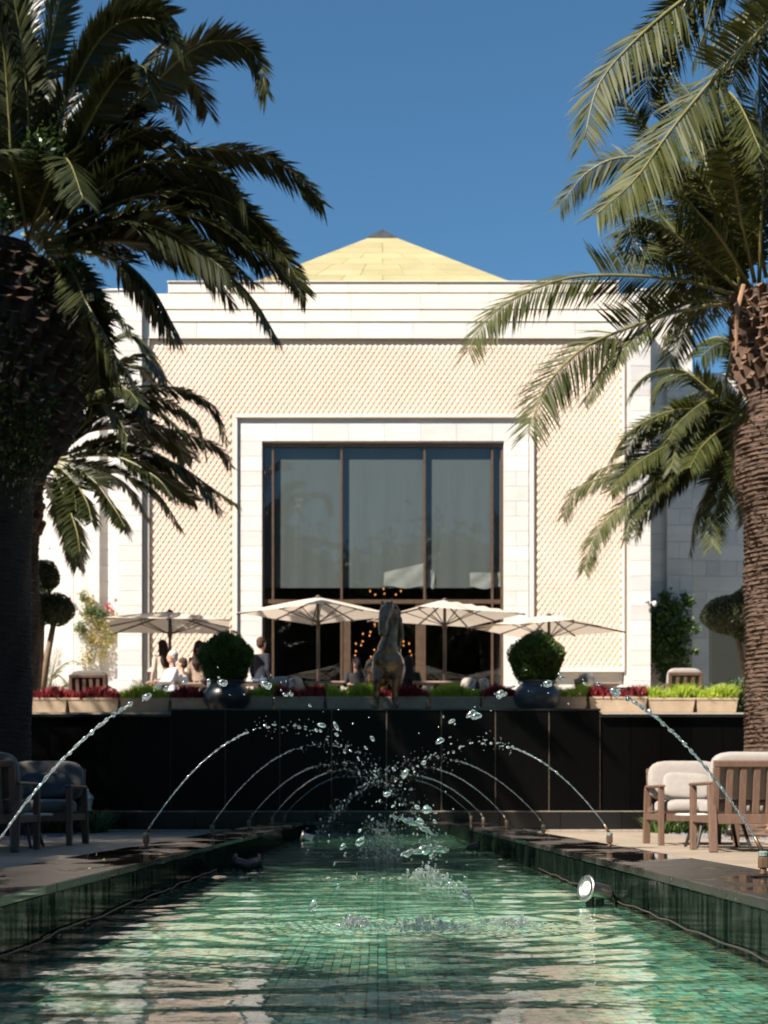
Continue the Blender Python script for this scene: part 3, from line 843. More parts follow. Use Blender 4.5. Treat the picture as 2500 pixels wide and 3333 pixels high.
# roof tiles on the front slope and the two side slopes: rows of gilded plates
nrows = 16
tiles = 0
for side in range(4):
    for j in range(nrows):
        t0, t1 = j / nrows, (j + 1) / nrows
        if side == 2: continue
        w0, w1 = 5.95 * (1 - t0), 5.95 * (1 - t1)
        z0, z1 = rb0 + (rt - rb0) * t0, rb0 + (rt - rb0) * t1
        k = max(1, int(2 * w0 / 1.0))
        for q in range(k):
            u0, u1 = -1 + 2 * q / k, -1 + 2 * (q + 1) / k
            g_ = .006
            pts = [(u0 * w0 + g_, -w0, z0 + .0), (u1 * w0 - g_, -w0, z0), (u1 * w1 - g_, -w1, z1), (u0 * w1 + g_, -w1, z1)]
            up = .010 + R.uniform(0, .002)
            top = [(x, y - .004, z + up) for (x, y, z) in pts]
            top[2] = (top[2][0], top[2][1], top[2][2] - .004); top[3] = (top[3][0], top[3][1], top[3][2] - .004)
            an = math.pi / 2 * side
            ca, sa = math.cos(an), math.sin(an)
            al = [(x * ca - y * sa, x * sa + y * ca + rp.y, z) for (x, y, z) in pts + top]
            me = bpy.data.meshes.new('roof_tile')
            me.from_pydata(al, [], [(4, 5, 6, 7), (0, 1, 5, 4), (1, 2, 6, 5), (2, 3, 7, 6), (3, 0, 4, 7)]); me.materials.append(M['roof']); me.update()
            link('roof_tile', me, roof); tiles += 1
cap = MB(); w = .43; zc = rt - .36; cap.add([(-w, rp.y - w, zc), (w, rp.y - w, zc), (w, rp.y + w, zc), (-w, rp.y + w, zc), (-w, rp.y - w, zc + .07), (w, rp.y - w, zc + .07), (w, rp.y + w, zc + .07), (-w, rp.y + w, zc + .07), (0, rp.y, rt + .1)],
        [(0, 1, 5, 4), (1, 2, 6, 5), (2, 3, 7, 6), (3, 0, 4, 7), (4, 5, 8), (5, 6, 8), (6, 7, 8), (7, 4, 8)])
cap.build('roof_cap', M['roof_cap'], roof)

# wings stepping back on both sides
def wing(px_in, px_out, Y, ztop_, ribs, s):
    """s = -1 left, 1 right"""
    x0, x1 = sorted((px_in, px_out))
    w_ = B('wing_wall', M['joint'], x0 + .02, x1 - .02, Y + .04, 47, TZ, ztop_ - .03)
    slabs(w_, x0, x1, TZ, ztop_, Y, .42, .95, None)
    B('wing_coping', M['marble'], x0 - .02, x1 + .02, Y - .04, 47.02, ztop_, ztop_ + .05, .01)
    for (ra, rb_) in ribs:
        r_ = B('wing_pilaster', M['joint'], ra + .01, rb_ - .01, Y - .13, Y + .0, TZ, ztop_ - .06)
        slabs(r_, ra, rb_, TZ, ztop_ - .04, Y - .17, .42, .6, None)
YS = 36.3
Zs = EYE + (2620 - 947) * YS / F
xr = lambda px, Y: (px - 1230) * Y / F
wing(xr(2100, YS), xr(2249, YS), YS, Zs, [(xr(2166, YS), xr(2249, YS) - .003)], 1)
wing(.26 - xr(2100, YS), .26 - xr(2249, YS), YS, Zs, [(.26 - xr(2249, YS) + .003, .26 - xr(2166, YS))], -1)
YS2 = 38.2
Zs2 = EYE + (2620 - 1221) * YS2 / F
wing(xr(2230, YS2), xr(2900, YS2), YS2, Zs2, [(xr(2249, YS2), xr(2340, YS2)), (xr(2500, YS2), xr(2580, YS2))], 1)
wing(.26 - xr(2230, YS2), .26 - xr(2900, YS2), YS2, Zs2, [(.26 - xr(2340, YS2), .26 - xr(2249, YS2))], -1)

# chandeliers hanging inside
def chandelier(x, y, ztop_, tiers, label):
    o = empty('chandelier', (x, y, ztop_ - tiers[-1][1]))
    tag(o, label, 'chandelier', 'chandeliers behind the glass doors')
    zb_ = ztop_ - tiers[-1][1]
    b = MB(); b.tube([(0, 0, 0.1), (0, 0, 3.2)], .012, 6)
    for (r, dz, n) in tiers:
        z = ztop_ - dz - zb_
        pts = [(r * math.cos(t), r * math.sin(t), z) for t in [2 * math.pi * k / 20 for k in range(21)]]
        b.tube(pts, .012, 6, cap=False)
        for k in range(4):
            t = math.pi / 2 * k + .3
            b.tube([(0, 0, z + .25), (r * math.cos(t), r * math.sin(t), z)], .008, 5)
    b.build('frame', M['dark_metal'], o)
    for (r, dz, n) in tiers:
        z = ztop_ - dz - zb_
        for k in range(n):
            t = 2 * math.pi * (k + R.uniform(-.2, .2)) / n
            bb = MB(); bb.ball((0, 0, 0), (.020, .020, .028), 8, 6)
            if 'bulb' not in BC:
                bo = bb.build('bulb', M['bulb'], o, True); BC['bulb'] = bo.data
            else: bo = link('bulb', BC['bulb'], o)
            bo.location = (r * math.cos(t), r * math.sin(t), z + .05)
chandelier(P(1245, 2100, 40).x, 40, P(0, 2040, 40).z, [(.30, 0, 5), (.55, .25, 6), (.75, .52, 8), (.95, .80, 10)], 'tiered chandelier of orange bulbs behind the glass doors, hidden in part by the horse')
chandelier(P(1255, 1935, 41.5).x, 41.5, P(0, 1930, 41.5).z, [(.45, 0, 4), (.3, .1, 2)], 'upper chandelier glimpsed above the transom under the blinds')

# dark opening in the right wing, tall screen
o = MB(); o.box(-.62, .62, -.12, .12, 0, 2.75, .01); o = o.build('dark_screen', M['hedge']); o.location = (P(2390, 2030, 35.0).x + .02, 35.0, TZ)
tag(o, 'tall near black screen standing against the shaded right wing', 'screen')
# security camera on the right pilaster
sc_ = empty('security_camera', (bx(2110), 34.49, bz(1963)))
tag(sc_, 'small white security camera fixed to the right marble pilaster', 'camera')
b = MB(); b.tube([(0, 0, 0), (0, -.12, 0)], .022, 8); b.tube([(-.09, -.12, .0), (.12, -.12, -.01)], .018, 8); b.build('bracket', M['white_plastic'], sc_)
b = MB(); b.tube([(-.13, -.16, .03), (-.02, -.10, .0)], .045, 12); b.build('camera_head', M['white_plastic'], sc_, True)
b = MB(); b.ball((.13, -.12, -.03), (.055, .055, .07)); b.build('lamp_head', M['white_plastic'], sc_, True)
# =================================================================== VEGETATION
def catmull(pts, n):
    pts = [Vector(p) for p in pts]
    P_ = [pts[0] * 2 - pts[1]] + pts + [pts[-1] * 2 - pts[-2]]
    out = []
    seg = len(pts) - 1
    for i in range(n + 1):
        u = i / n * seg; k = min(int(u), seg - 1); t = u - k
        p0, p1, p2, p3 = P_[k], P_[k + 1], P_[k + 2], P_[k + 3]
        out.append(.5 * ((2 * p1) + (p2 - p0) * t + (2 * p0 - 5 * p1 + 4 * p2 - p3) * t * t + (3 * p1 - p0 - 3 * p2 + p3) * t ** 3))
    return out
def arclen(pts):
    L = [0]
    for i in range(1, len(pts)): L.append(L[-1] + (pts[i] - pts[i - 1]).length)
    return L
def frond_mesh(pts, seed, LL=.42, spacing=.026, roll=0.0, wleaf=.036, droop=1.0, vee=.45, lean0=.60, rollr=(-.2, .7)):
    """one feather leaf: leaflets MB and rachis MB; pts is the curve of the stalk"""
    rr = random.Random(seed)
    if roll == 0.0: roll = rr.uniform(*rollr)
    c = catmull(pts, 60); al = arclen(c); L = al[-1]
    lf = MB(); rc = MB()
    def at(s):
        s = max(0, min(L, s)); k = 0
        lo, hi = 0, len(al) - 1
        while hi - lo > 1:
            m_ = (lo + hi) // 2
            if al[m_] <= s: lo = m_
            else: hi = m_
        t = (s - al[lo]) / max(1e-6, al[hi] - al[lo])
        return c[lo].lerp(c[hi], t), (c[hi] - c[lo]).normalized()
    up0 = Vector((0, 0, 1))
    chord = (c[-1] - c[0]).normalized()
    hz = Vector((chord.x, chord.y, 0))
    sidev = Vector((0, 0, 1)).cross(hz)
    if sidev.length < .05: sidev = Vector((1, 0, 0))
    sidev.normalize()
    nl = int(L * .90 / spacing)
    for i in range(nl):
        t = (i + .5) / nl
        s = L * (.10 + .90 * t)
        p, T = at(s)
        sd = (sidev - T * sidev.dot(T)).normalized()
        nn = T.cross(sd) * -1
        nn = sd.cross(T)
        if nn.dot(up0) < 0 and i < nl * .4: nn = -nn
        ro = roll + .5 * math.sin(seed) * t
        sd2 = sd * math.cos(ro) + nn * math.sin(ro); nn2 = nn * math.cos(ro) - sd * math.sin(ro)
        env = min(1, .35 + 3.2 * t) * (1 - .42 * max(0, (t - .70) / .30) ** 1.5)
        for sg in (-1, 1):
            ll = LL * env * rr.uniform(.86, 1.1)
            fw = lean0 + .70 * t + rr.uniform(-.1, .1)          # forward lean
            ve = vee * (1 - .5 * t) + rr.uniform(-.24, .24)
            d = (T * fw + sd2 * sg + nn2 * ve).normalized()
            w = wleaf * rr.uniform(.8, 1.15) * (.75 if t > .85 else 1)
            wv = (T - d * T.dot(d)).normalized()
            wv = (wv + nn2 * rr.uniform(-.5, .5)).normalized()
            g_ = Vector((0, 0, -1)) * droop * ll * rr.uniform(.05, .2)
            q0 = p; q1 = p + d * ll * .5 + g_ * .25; q2 = p + d * ll + g_
            lf.add([q0 - wv * w * .2, q0 + wv * w * .2, q1 - wv * w * .5, q1 + wv * w * .5, q2], [(0, 1, 3, 2), (2, 3, 4)])
    rad_ = [max(.006, .030 * (1 - i / 60) ** .8) for i in range(0, 61, 3)]
    rc.tube(c[::3] if len(c[::3]) == len(rad_) else c[:61:3], rad_, 6)
    return lf, rc
def add_frond(palm, pts_local, seed, mat_leaf, **kw):
    lf, rc = frond_mesh(pts_local, seed, **kw)
    o = lf.build('frond', mat_leaf, palm)
    rc.build('leaf_stalk', M['rachis'], o, True)
    return o
def random_frond_pts(rr, heart, az, elev, L, bend):
    d = Vector((math.cos(az), math.sin(az), 0))
    pts = []; p = Vector(heart) + d * .12; th = elev
    n = 7
    for i in range(n):
        pts.append(p.copy())
        p = p + (d * math.cos(th) + Vector((0, 0, 1)) * math.sin(th)) * (L / (n - 1))
        th -= bend / (n - 1) * (.5 + 1.0 * i / (n - 1))
    return pts
def trunk_mesh(h, r_of, seed, nseg=36, dz=.021, spiral=2, amp=.018):
    """ringed trunk with rows of leaf scars modelled as ridges"""
    rr = np.random.RandomState(seed)
    nz_ = int(h / dz)
    b = MB(); vs = []
    lump = rr.uniform(0, 6, 8)
    for j in range(nz_ + 1):
        z = j * dz
        for k in range(nseg):
            t = 2 * math.pi * k / nseg
            ph = z / .062 + t * spiral / (2 * math.pi) * .5
            ph2 = z / .062 - t * 1 / (2 * math.pi)
            rid = max(0, math.sin(ph * 2 * math.pi / 1.0)) ** .6 * (.75 + .25 * math.sin(t * 9 + z * 11))
            r = r_of(z) + amp * rid + .014 * math.sin(t * 3 + z * 2.3 + lump[0]) + .010 * math.sin(t * 7 - z * 5.1 + lump[1]) + rr.uniform(-.011, .011)
            vs.append((r * math.cos(t), r * math.sin(t), z))
    fs = [(j * nseg + k, j * nseg + (k + 1) % nseg, (j + 1) * nseg + (k + 1) % nseg, (j + 1) * nseg + k) for j in range(nz_) for k in range(nseg)]
    fs.append(tuple(nz_ * nseg + k for k in range(nseg)))
    b.add(vs, fs)
    return b
def boots(palm, z0, z1, r_of, n_ring, dz, size, seed, name='frond_base', maxn=300, mk='boot'):
    """stubs of cut fronds round the top of the trunk, each a piece"""
    rr = random.Random(seed)
    meshes = []
    for k in range(6):
        w = size * rr.uniform(.85, 1.2); h = size * rr.uniform(1.0, 1.5); o = size * rr.uniform(.5, .8)
        vs = [(-w / 2, 0, -h * .5), (w / 2, 0, -h * .5), (w * .42, o, h * .45), (-w * .42, o, h * .5), (0, o * .55, -h * .5), (-w * .5, -.02, h * .4), (w * .5, -.02, h * .4), (0, o * 1.15, h * .30)]
        fs = [(0, 4, 1), (0, 5, 3, 7, 4), (4, 7, 2, 6, 1), (7, 3, 2), (3, 5, 6, 2), (0, 1, 6, 5)]
        me = bpy.data.meshes.new(name); me.from_pydata(vs, [], fs); me.materials.append(M[mk]); me.materials.append(M['boot_cut'] if mk == 'boot' else M['boot'])
        me.polygons[3].material_index = 1; me.polygons[4].material_index = 1 if k % 2 else 0
        me.update(); meshes.append(me)
    j = 0; z = z0; n = 0
    while z < z1 and n < maxn:
        for k in range(n_ring):
            t = 2 * math.pi * (k + .5 * (j % 2)) / n_ring + rr.uniform(-.06, .06)
            o = link(name, rr.choice(meshes), palm)
            r = r_of(z) - .02
            o.location = (r * math.cos(t), r * math.sin(t), z + rr.uniform(-.02, .02))
            o.rotation_euler = (rr.uniform(-.2, .2), rr.uniform(-.2, .2), t - math.pi / 2)
            n += 1
        z += dz; j += 1
def leaf_cloud(b, n, fn, size, seed, mi=0, up=.3):
    rr = random.Random(seed)
    for i in range(n):
        p, nrm = fn(rr)
        p = Vector(p)
        d = Vector((rr.gauss(0, 1), rr.gauss(0, 1), rr.gauss(0, 1) + up)).normalized()
        if nrm is not None: d = (d * .9 + Vector(nrm)).normalized()
        x = d.cross(Vector((rr.gauss(0, 1), rr.gauss(0, 1), rr.gauss(0, 1)))).normalized()
        s = size * rr.uniform(.6, 1.3)
        b.add([p - x * s * .35, p + d * s * .9 - x * s * .0 + x * s * 0, p + x * s * .35, p - d * s * .5], [(0, 3, 2, 1)], mi)

def make_palm(name, base, h, r_of, heart_z, specs, label, group, seed, leaf='frond', n_rand=26, rand_az=None, L=3.6, trunk_m='trunk', frondkw={}, boots_rng=None, tk={}):
    palm = empty(name, base)
    tag(palm, label, 'palm tree', group)
    tb_ = trunk_mesh(h, r_of, seed, **tk)
    tr = tb_.build('trunk', M[trunk_m], palm)
    bs = Vector(base)
    k = 0
    for sp in specs:
        dist, pts = sp[0], sp[1]
        kw = dict(frondkw); kw.update(sp[2] if len(sp) > 2 else {})
        n = len(pts)
        wp = []
        for i, (dx, dy) in enumerate(pts):
            t = i / (n - 1)
            Y = base[1] + dist * t
            wp.append(D(dx, dy, Y) - bs)
        add_frond(palm, wp, seed * 100 + k, M[leaf], **kw); k += 1
    rr = random.Random(seed)
    for i in range(n_rand):
        if rand_az: az = rr.uniform(*rand_az)
        else: az = 2 * math.pi * (i * .618 % 1)
        el = rr.uniform(-.25, 1.35)
        pts = random_frond_pts(rr, (0, 0, heart_z), az, el, L * rr.uniform(.85, 1.1), rr.uniform(1.0, 1.8))
        add_frond(palm, pts, seed * 100 + k, M[leaf], **frondkw); k += 1
    return palm

# ---- near left palm: thick ivy grown skirt
YA = 20.1
hA = D(45, 520, YA)
random.seed(3)
def rA(z):
    if z < .5: return .50 + .12 * (.5 - z)
    if z < 5.1: return .48 + .02 * z / 5.1
    if z < 6.1: return .50 + .56 * math.sin((z - 5.1) * math.pi / 2)
    if z < hA.z - 1.3: return 1.06
    return max(.5, 1.0 - .38 * (z - hA.z + 1.3))
specA = [
 (.6, [(70, 500), (180, 300), (290, 160), (350, 95), (430, 85)]),
 (-.8, [(60, 480), (110, 300), (170, 160), (240, 60), (330, 40), (395, 98)]),
 (-.4, [(50, 470), (75, 260), (110, 80), (150, -60), (230, -120)]),
 (.9, [(60, 470), (120, 240), (200, 90), (285, 12), (370, 34)]),
 (.2, [(80, 500), (190, 330), (290, 225), (410, 110), (500, 88), (555, 125), (576, 202)]),
 (-1.3, [(80, 500), (160, 330), (220, 215), (270, 150), (310, 145), (318, 178)]),
 (1.4, [(90, 510), (230, 300), (330, 195), (395, 165), (430, 195), (449, 242)]),
 (-.6, [(90, 510), (180, 370), (270, 300), (350, 275), (410, 318)]),
 (.1, [(95, 520), (200, 390), (300, 325), (450, 322), (560, 335), (640, 378), (698, 440)]),
 (-1.0, [(95, 520), (200, 420), (310, 352), (430, 358), (500, 388), (531, 444)]),
 (.5, [(95, 525), (200, 470), (300, 425), (400, 410), (500, 440), (600, 535), (660, 632)]),
 (-.7, [(95, 525), (200, 490), (330, 455), (450, 480), (560, 545), (645, 612)]),
 (1.2, [(95, 530), (200, 500), (320, 485), (450, 525), (510, 575), (546, 608)]),
 (0, [(95, 535), (220, 520), (340, 530), (450, 570), (530, 625), (597, 727)]),
 (-.9, [(100, 545), (190, 540), (260, 560), (330, 625), (388, 727)]),
 (-1.4, [(100, 560), (150, 580), (190, 660), (235, 740), (258, 810)]),
 (.8, [(90, 560), (160, 620), (200, 700), (215, 830)]),
 (-2.6, [(60, 520), (40, 400), (20, 330), (-20, 330)]),
 (-2.2, [(60, 520), (90, 430), (125, 350), (150, 350), (180, 430)]),
 (-1.6, [(30, 500), (20, 250), (0, 60), (-60, -40)]),
 (1.0, [(40, 480), (30, 240), (50, 40), (100, -90)]),
 (-1.0, [(30, 480), (60, 300), (50, 120), (20, -60)]),
 (1.8, [(70, 470), (130, 330), (150, 200), (200, 130), (240, 130)]),
]
_r = random.Random(77)
for sp in list(specA[6:17]):
    q_ = sp[1]; k_ = _r.uniform(.68, .92); dx_, dy_ = _r.uniform(-14, 14), _r.uniform(-26, 26)
    b0 = q_[0]
    specA.append((_r.uniform(-1.5, 1.8), [(b0[0] + (x - b0[0]) * k_ + dx_ * i / 3, b0[1] + (y - b0[1]) * k_ + dy_ * i / 3) for i, (x, y) in enumerate(q_)]))
palmA = make_palm('palm_tree', (P(-14, 0, YA).x, YA, 0), hA.z - .1, rA, hA.z, specA,
    'thick date palm at the left edge, trunk wrapped in ivy and in deep shade', None, 1,
    n_rand=26, rand_az=(math.pi * .45, math.pi * 1.5), L=3.7, frondkw=dict(LL=.50, wleaf=.050, spacing=.021), trunk_m='trunk_shaded', tk=dict(amp=.01))
boots(palmA, 5.2, hA.z - .3, rA, 20, .19, .26, 21, maxn=290, mk='boot_shaded')
b = MB()
rr = random.Random(5)
def ivyfn(r_):
    z = 5.2 + 3.0 * r_.random(); t = -math.pi / 2 + r_.gauss(0, 1.2); r = rA(z) + .12 + r_.random() * .10
    cl = math.sin(t * 4 + z * 2.1) + math.sin(t * 7 - z * 3.3)
    if cl < .1: z = 5.5 + r_.gauss(0, .5); t = -1.0 + r_.gauss(0, .2)
    return (r * math.cos(t), r * math.sin(t), z), (math.cos(t), math.sin(t), .2)
leaf_cloud(b, 1300, ivyfn, .065, 9)
b.build('ivy', M['ivy'], palmA)
b = MB()
for (cx, cz) in ((150, 545), (95, 300), (100, 330), (60, 350), (5, 450)):
    q = D(cx, cz, YA - .7) - palmA.location
    leaf_cloud(b, 90, lambda r_: ((q.x + r_.gauss(0, .12), q.y + r_.gauss(0, .1), q.z + r_.gauss(0, .15)), None), .07, cx)
b.build('climbing_foliage', M['ivy'], palmA)['kind'] = 'stuff'

# ---- second left palm on the terrace
YB2 = 28.0
specB = [
 (.3, [(115, 985), (190, 800), (260, 722), (315, 745), (361, 822)]),
 (-.5, [(115, 985), (200, 830), (294, 765), (330, 785), (350, 825)]),
 (-1.2, [(110, 970), (150, 800), (205, 700), (240, 670), (282, 712)]),
 (0, [(120, 985), (250, 850), (378, 838), (462, 880), (489, 948)]),
 (.8, [(120, 985), (210, 925), (336, 922), (462, 960), (498, 1003)]),
 (-.3, [(120, 988), (252, 950), (378, 1000), (450, 1048), (512, 1089)]),
 (.5, [(120, 990), (294, 980), (420, 1038), (477, 1101)]),
 (-.6, [(120, 990), (252, 1020), (336, 1062), (390, 1138)]),
 (-.9, [(118, 995), (200, 1035), (250, 1100), (275, 1147)]),
 (-.7, [(115, 1010), (150, 1100), (172, 1170), (178, 1222)]),
 (-1.3, [(118, 1000), (165, 1045), (190, 1090), (198, 1128)]),
 (-1.1, [(115, 985), (170, 870), (245, 828), (290, 860), (316, 912)]),
 (-.2, [(118, 985), (230, 880), (330, 880), (400, 940)]),
 (-1.7, [(112, 985), (150, 900), (200, 850), (270, 840), (300, 870)]),
 (1.2, [(118, 985), (220, 900), (300, 900), (380, 960), (400, 1000)]),
 (1.0, [(112, 975), (140, 830), (180, 730), (230, 690)]),
 (.2, [(105, 960), (110, 830), (120, 720), (160, 640)]),
]
def rB(z): return (.36 + .1 * max(0, .4 - z)) if z < 4.9 else .36 + .12 * (z - 4.9)
hB = D(108, 985, YB2)
for sp in list(specB[:12]):
    q_ = sp[1]; k_ = _r.uniform(.7, .95); dx_, dy_ = _r.uniform(-12, 12), _r.uniform(-20, 18)
    b0 = q_[0]
    specB.append((_r.uniform(-1.5, 1.8), [(b0[0] + (x - b0[0]) * k_ + dx_ * i / 3, b0[1] + (y - b0[1]) * k_ + dy_ * i / 3) for i, (x, y) in enumerate(q_)]))
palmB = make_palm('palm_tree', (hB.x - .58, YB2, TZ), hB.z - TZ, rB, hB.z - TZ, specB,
    'second palm on the left, farther back, its fronds over the lattice wall', None, 2, leaf='frond', n_rand=18, rand_az=(math.pi * .4, math.pi * 1.4), L=3.4, frondkw=dict(LL=.44, wleaf=.052, spacing=.026), trunk_m='trunk_shaded')
boots(palmB, 3.9, hB.z - TZ - .1, rB, 12, .18, .20, 22, maxn=120)

# ---- near right palm
YC = 19.2
def rC(z):
    if z < .55: return .45 + .35 * (.55 - z) ** 1.0 * (1.5)
    if z < 4.4: return .448
    if z < 4.9: return .448 + .16 * math.sin((z - 4.4) / .5 * math.pi / 2)
    if z < 5.5: return .608 - .03 * (z - 4.9)
    if z < 5.62: return .59 - (z - 5.5) * 1.6
    if z < 6.05: return .40
    if z < 6.3: return .40 + .6 * (z - 6.05)
    return .55 + .02 * (z - 6.3)
hC = D(1655, 640, YC)
specC = [
 (-.5, [(1600, 640), (1500, 612), (1380, 596), (1229, 600), (1104, 648), (1040, 705), (1012, 758)], dict(LL=.56, roll=1.1, wleaf=.034, spacing=.030)),
 (-1.2, [(1590, 655), (1500, 665), (1410, 690), (1272, 745), (1188, 822), (1160, 880), (1141, 935)], dict(LL=.56, roll=1.05, wleaf=.034, spacing=.030)),
 (.6, [(1610, 620), (1540, 450), (1440, 355), (1340, 340), (1265, 375), (1210, 445)], dict(LL=.42)),
 (-.4, [(1615, 625), (1529, 435), (1440, 330), (1380, 250), (1325, 195)], dict(LL=.50, roll=.5)),
 (-1.0, [(1610, 635), (1504, 545), (1430, 490), (1375, 470), (1362, 505), (1395, 550)], dict(LL=.5)),
 (-1.0, [(1630, 610), (1600, 450), (1580, 320), (1560, 240)], dict(LL=.52)),
 (-1.4, [(1640, 610), (1645, 450), (1648, 300), (1630, 200)], dict(LL=.5)),
 (-2.0, [(1655, 600), (1600, 330), (1570, 205), (1600, 230), (1645, 330)], dict(LL=.4)),
 (.8, [(1610, 640), (1540, 560), (1480, 470), (1400, 430), (1350, 430)], {}),
 (1.0, [(1600, 650), (1530, 640), (1470, 680), (1430, 730)], {}),
 (1.2, [(1605, 640), (1530, 590), (1440, 600), (1380, 660)], {}),
 (-1.6, [(1620, 620), (1560, 520), (1500, 450), (1460, 400)], dict(LL=.5)),
 (.6, [(1615, 600), (1560, 480), (1520, 330), (1500, 220), (1440, 150)], {}),
 (1.4, [(1600, 640), (1500, 520), (1430, 480), (1330, 500)], {}),
 (-.7, [(1585, 660), (1500, 650), (1400, 700), (1310, 790), (1262, 870)], dict(LL=.28)),
 (-.7, [(1600, 640), (1590, 560), (1560, 470), (1510, 380), (1450, 330)], dict(LL=.5)),
]
for sp in list(specC[2:14]):
    q_ = sp[1]; k_ = _r.uniform(.7, .95); dx_, dy_ = _r.uniform(-16, 16), _r.uniform(-26, 22)
    b0 = q_[0]
    specC.append((_r.uniform(-1.8, 1.8), [(b0[0] + (x - b0[0]) * k_ + dx_ * i / 3, b0[1] + (y - b0[1]) * k_ + dy_ * i / 3) for i, (x, y) in enumerate(q_)], {}))
palmC = make_palm('palm_tree', (P(2538, 0, YC).x, YC, 0), hC.z, rC, hC.z, specC,
    'tall date palm at the right edge with warm lit ringed trunk beside the armchairs', None, 3, leaf='frond_grey', n_rand=26, rand_az=(-math.pi * .45, math.pi * .6), L=3.8, frondkw=dict(LL=.50, wleaf=.033, spacing=.027, vee=.6, lean0=.40, rollr=(.3, 1.2)), tk=dict(amp=.03))
boots(palmC, 6.1, hC.z - .02, rC, 17, .135, .17, 23, maxn=180)
boots(palmC, 4.45, 5.5, lambda z: rC(z) - .06, 20, .12, .10, 24, maxn=180, name='leaf_scar')
b = MB()
rr = random.Random(8)
for k in range(60):
    t = rr.uniform(0, 6.28); r0 = .38; z0 = rr.uniform(.1, .5)
    b.tube([(r0 * math.cos(t), r0 * math.sin(t), z0), ((r0 + .2) * math.cos(t), (r0 + .2) * math.sin(t), z0 * .6), ((r0 + .33) * math.cos(t + .1), (r0 + .33) * math.sin(t + .1), -.02)], [.05, .06, .03], 6)
b.build('root_mass', M['trunk_red'], palmC)
b = MB()
for k in range(5200):   # frayed fibre ends standing out between the rings
    z = rr.uniform(.3, 5.6); t = rr.uniform(math.pi * .75, math.pi * 2.1); r = rC(z) + .012; s_ = rr.uniform(.012, .035)
    ux, uy = math.cos(t), math.sin(t)
    b.add([(r * ux - uy * s_, r * uy + ux * s_, z), (r * ux + uy * s_, r * uy - ux * s_, z + rr.uniform(-.01, .01)), ((r + s_ * .9) * ux, (r + s_ * .9) * uy, z + s_ * rr.uniform(.2, .9))], [(0, 1, 2)])
b.build('trunk_fibres', M['boot'], palmC)['kind'] = 'stuff'
b = MB(); b.ball((0, 0, .02), (.4, .4, .1)); b.build('root_collar', M['trunk_red'], palmC)
b = MB()
q = D(1590, 690, YC - .6) - palmC.location
b.tube([q + Vector((0, 0, -.45)), q + Vector((0, -.05, .1)), q + Vector((.1, 0, .45))], [.01, .035, .03], 6)
b.build('dead_stalk', M['dead'], palmC)

# ---- second right palm on the terrace
YD = 28.0
def rD(z): return .36 if z < 4.6 else .36 + .12 * (z - 4.6)
hD = D(1640, 880, YD)
specD = [
 (.2, [(1612, 905), (1566, 872), (1482, 803), (1419, 800), (1378, 825), (1358, 858)], {}),
 (-.6, [(1612, 905), (1530, 885), (1440, 890), (1356, 935), (1318, 992)], dict(roll=.2)),
 (-1.4, [(1612, 905), (1550, 890), (1500, 905), (1465, 950), (1450, 1012)], dict(roll=.2)),
 (.3, [(1612, 915), (1500, 960), (1377, 1010), (1290, 1035), (1240, 1065), (1216, 1114)], {}),
 (-.4, [(1612, 920), (1530, 965), (1419, 1030), (1322, 1112), (1280, 1170), (1262, 1232)], dict(roll=.3)),
 (-.9, [(1615, 920), (1590, 990), (1557, 1060), (1542, 1120), (1538, 1182)], dict(roll=.2)),
 (.4, [(1612, 920), (1550, 1020), (1505, 1110), (1490, 1190)], {}),
 (.6, [(1618, 880), (1600, 780), (1566, 732), (1524, 735), (1486, 768)], {}),
 (1.0, [(1612, 925), (1480, 1020), (1419, 1080), (1385, 1120), (1371, 1157)], {}),
 (-.3, [(1612, 905), (1540, 930), (1440, 960), (1360, 1010), (1320, 1060)], {}),
 (.8, [(1612, 900), (1560, 850), (1500, 850), (1430, 900), (1400, 940)], {}),
 (-1.7, [(1612, 910), (1570, 920), (1520, 960), (1490, 1010)], {}),
 (.9, [(1625, 870), (1605, 800), (1600, 740), (1640, 700)], {}),
 (-.2, [(1612, 915), (1570, 960), (1510, 990), (1450, 1000), (1400, 1040)], {}),
 (1.5, [(1612, 910), (1540, 940), (1480, 970), (1440, 1020), (1420, 1070)], {}),
 (-1.2, [(1618, 915), (1600, 950), (1590, 1000), (1600, 1060)], {}),
]
for sp in list(specD):
    q_ = sp[1]; k_ = _r.uniform(.7, .95); dx_, dy_ = _r.uniform(-12, 12), _r.uniform(-20, 18)
    b0 = q_[0]
    specD.append((_r.uniform(-1.5, 1.8), [(b0[0] + (x - b0[0]) * k_ + dx_ * i / 3, b0[1] + (y - b0[1]) * k_ + dy_ * i / 3) for i, (x, y) in enumerate(q_)], {}))
palmD = make_palm('palm_tree', (hD.x + .25, YD, TZ), hD.z - TZ, rD, hD.z - TZ, specD,
    'smaller palm on the right, farther back, its lower fronds over the right wing', None, 4, leaf='frond_grey', n_rand=16, rand_az=(-math.pi * .4, math.pi * .6), L=3.4, frondkw=dict(LL=.46, wleaf=.036, spacing=.027, lean0=.5, rollr=(.2, 1.1)))
boots(palmD, 3.6, hD.z - TZ - .1, rD, 12, .18, .20, 25, maxn=120)

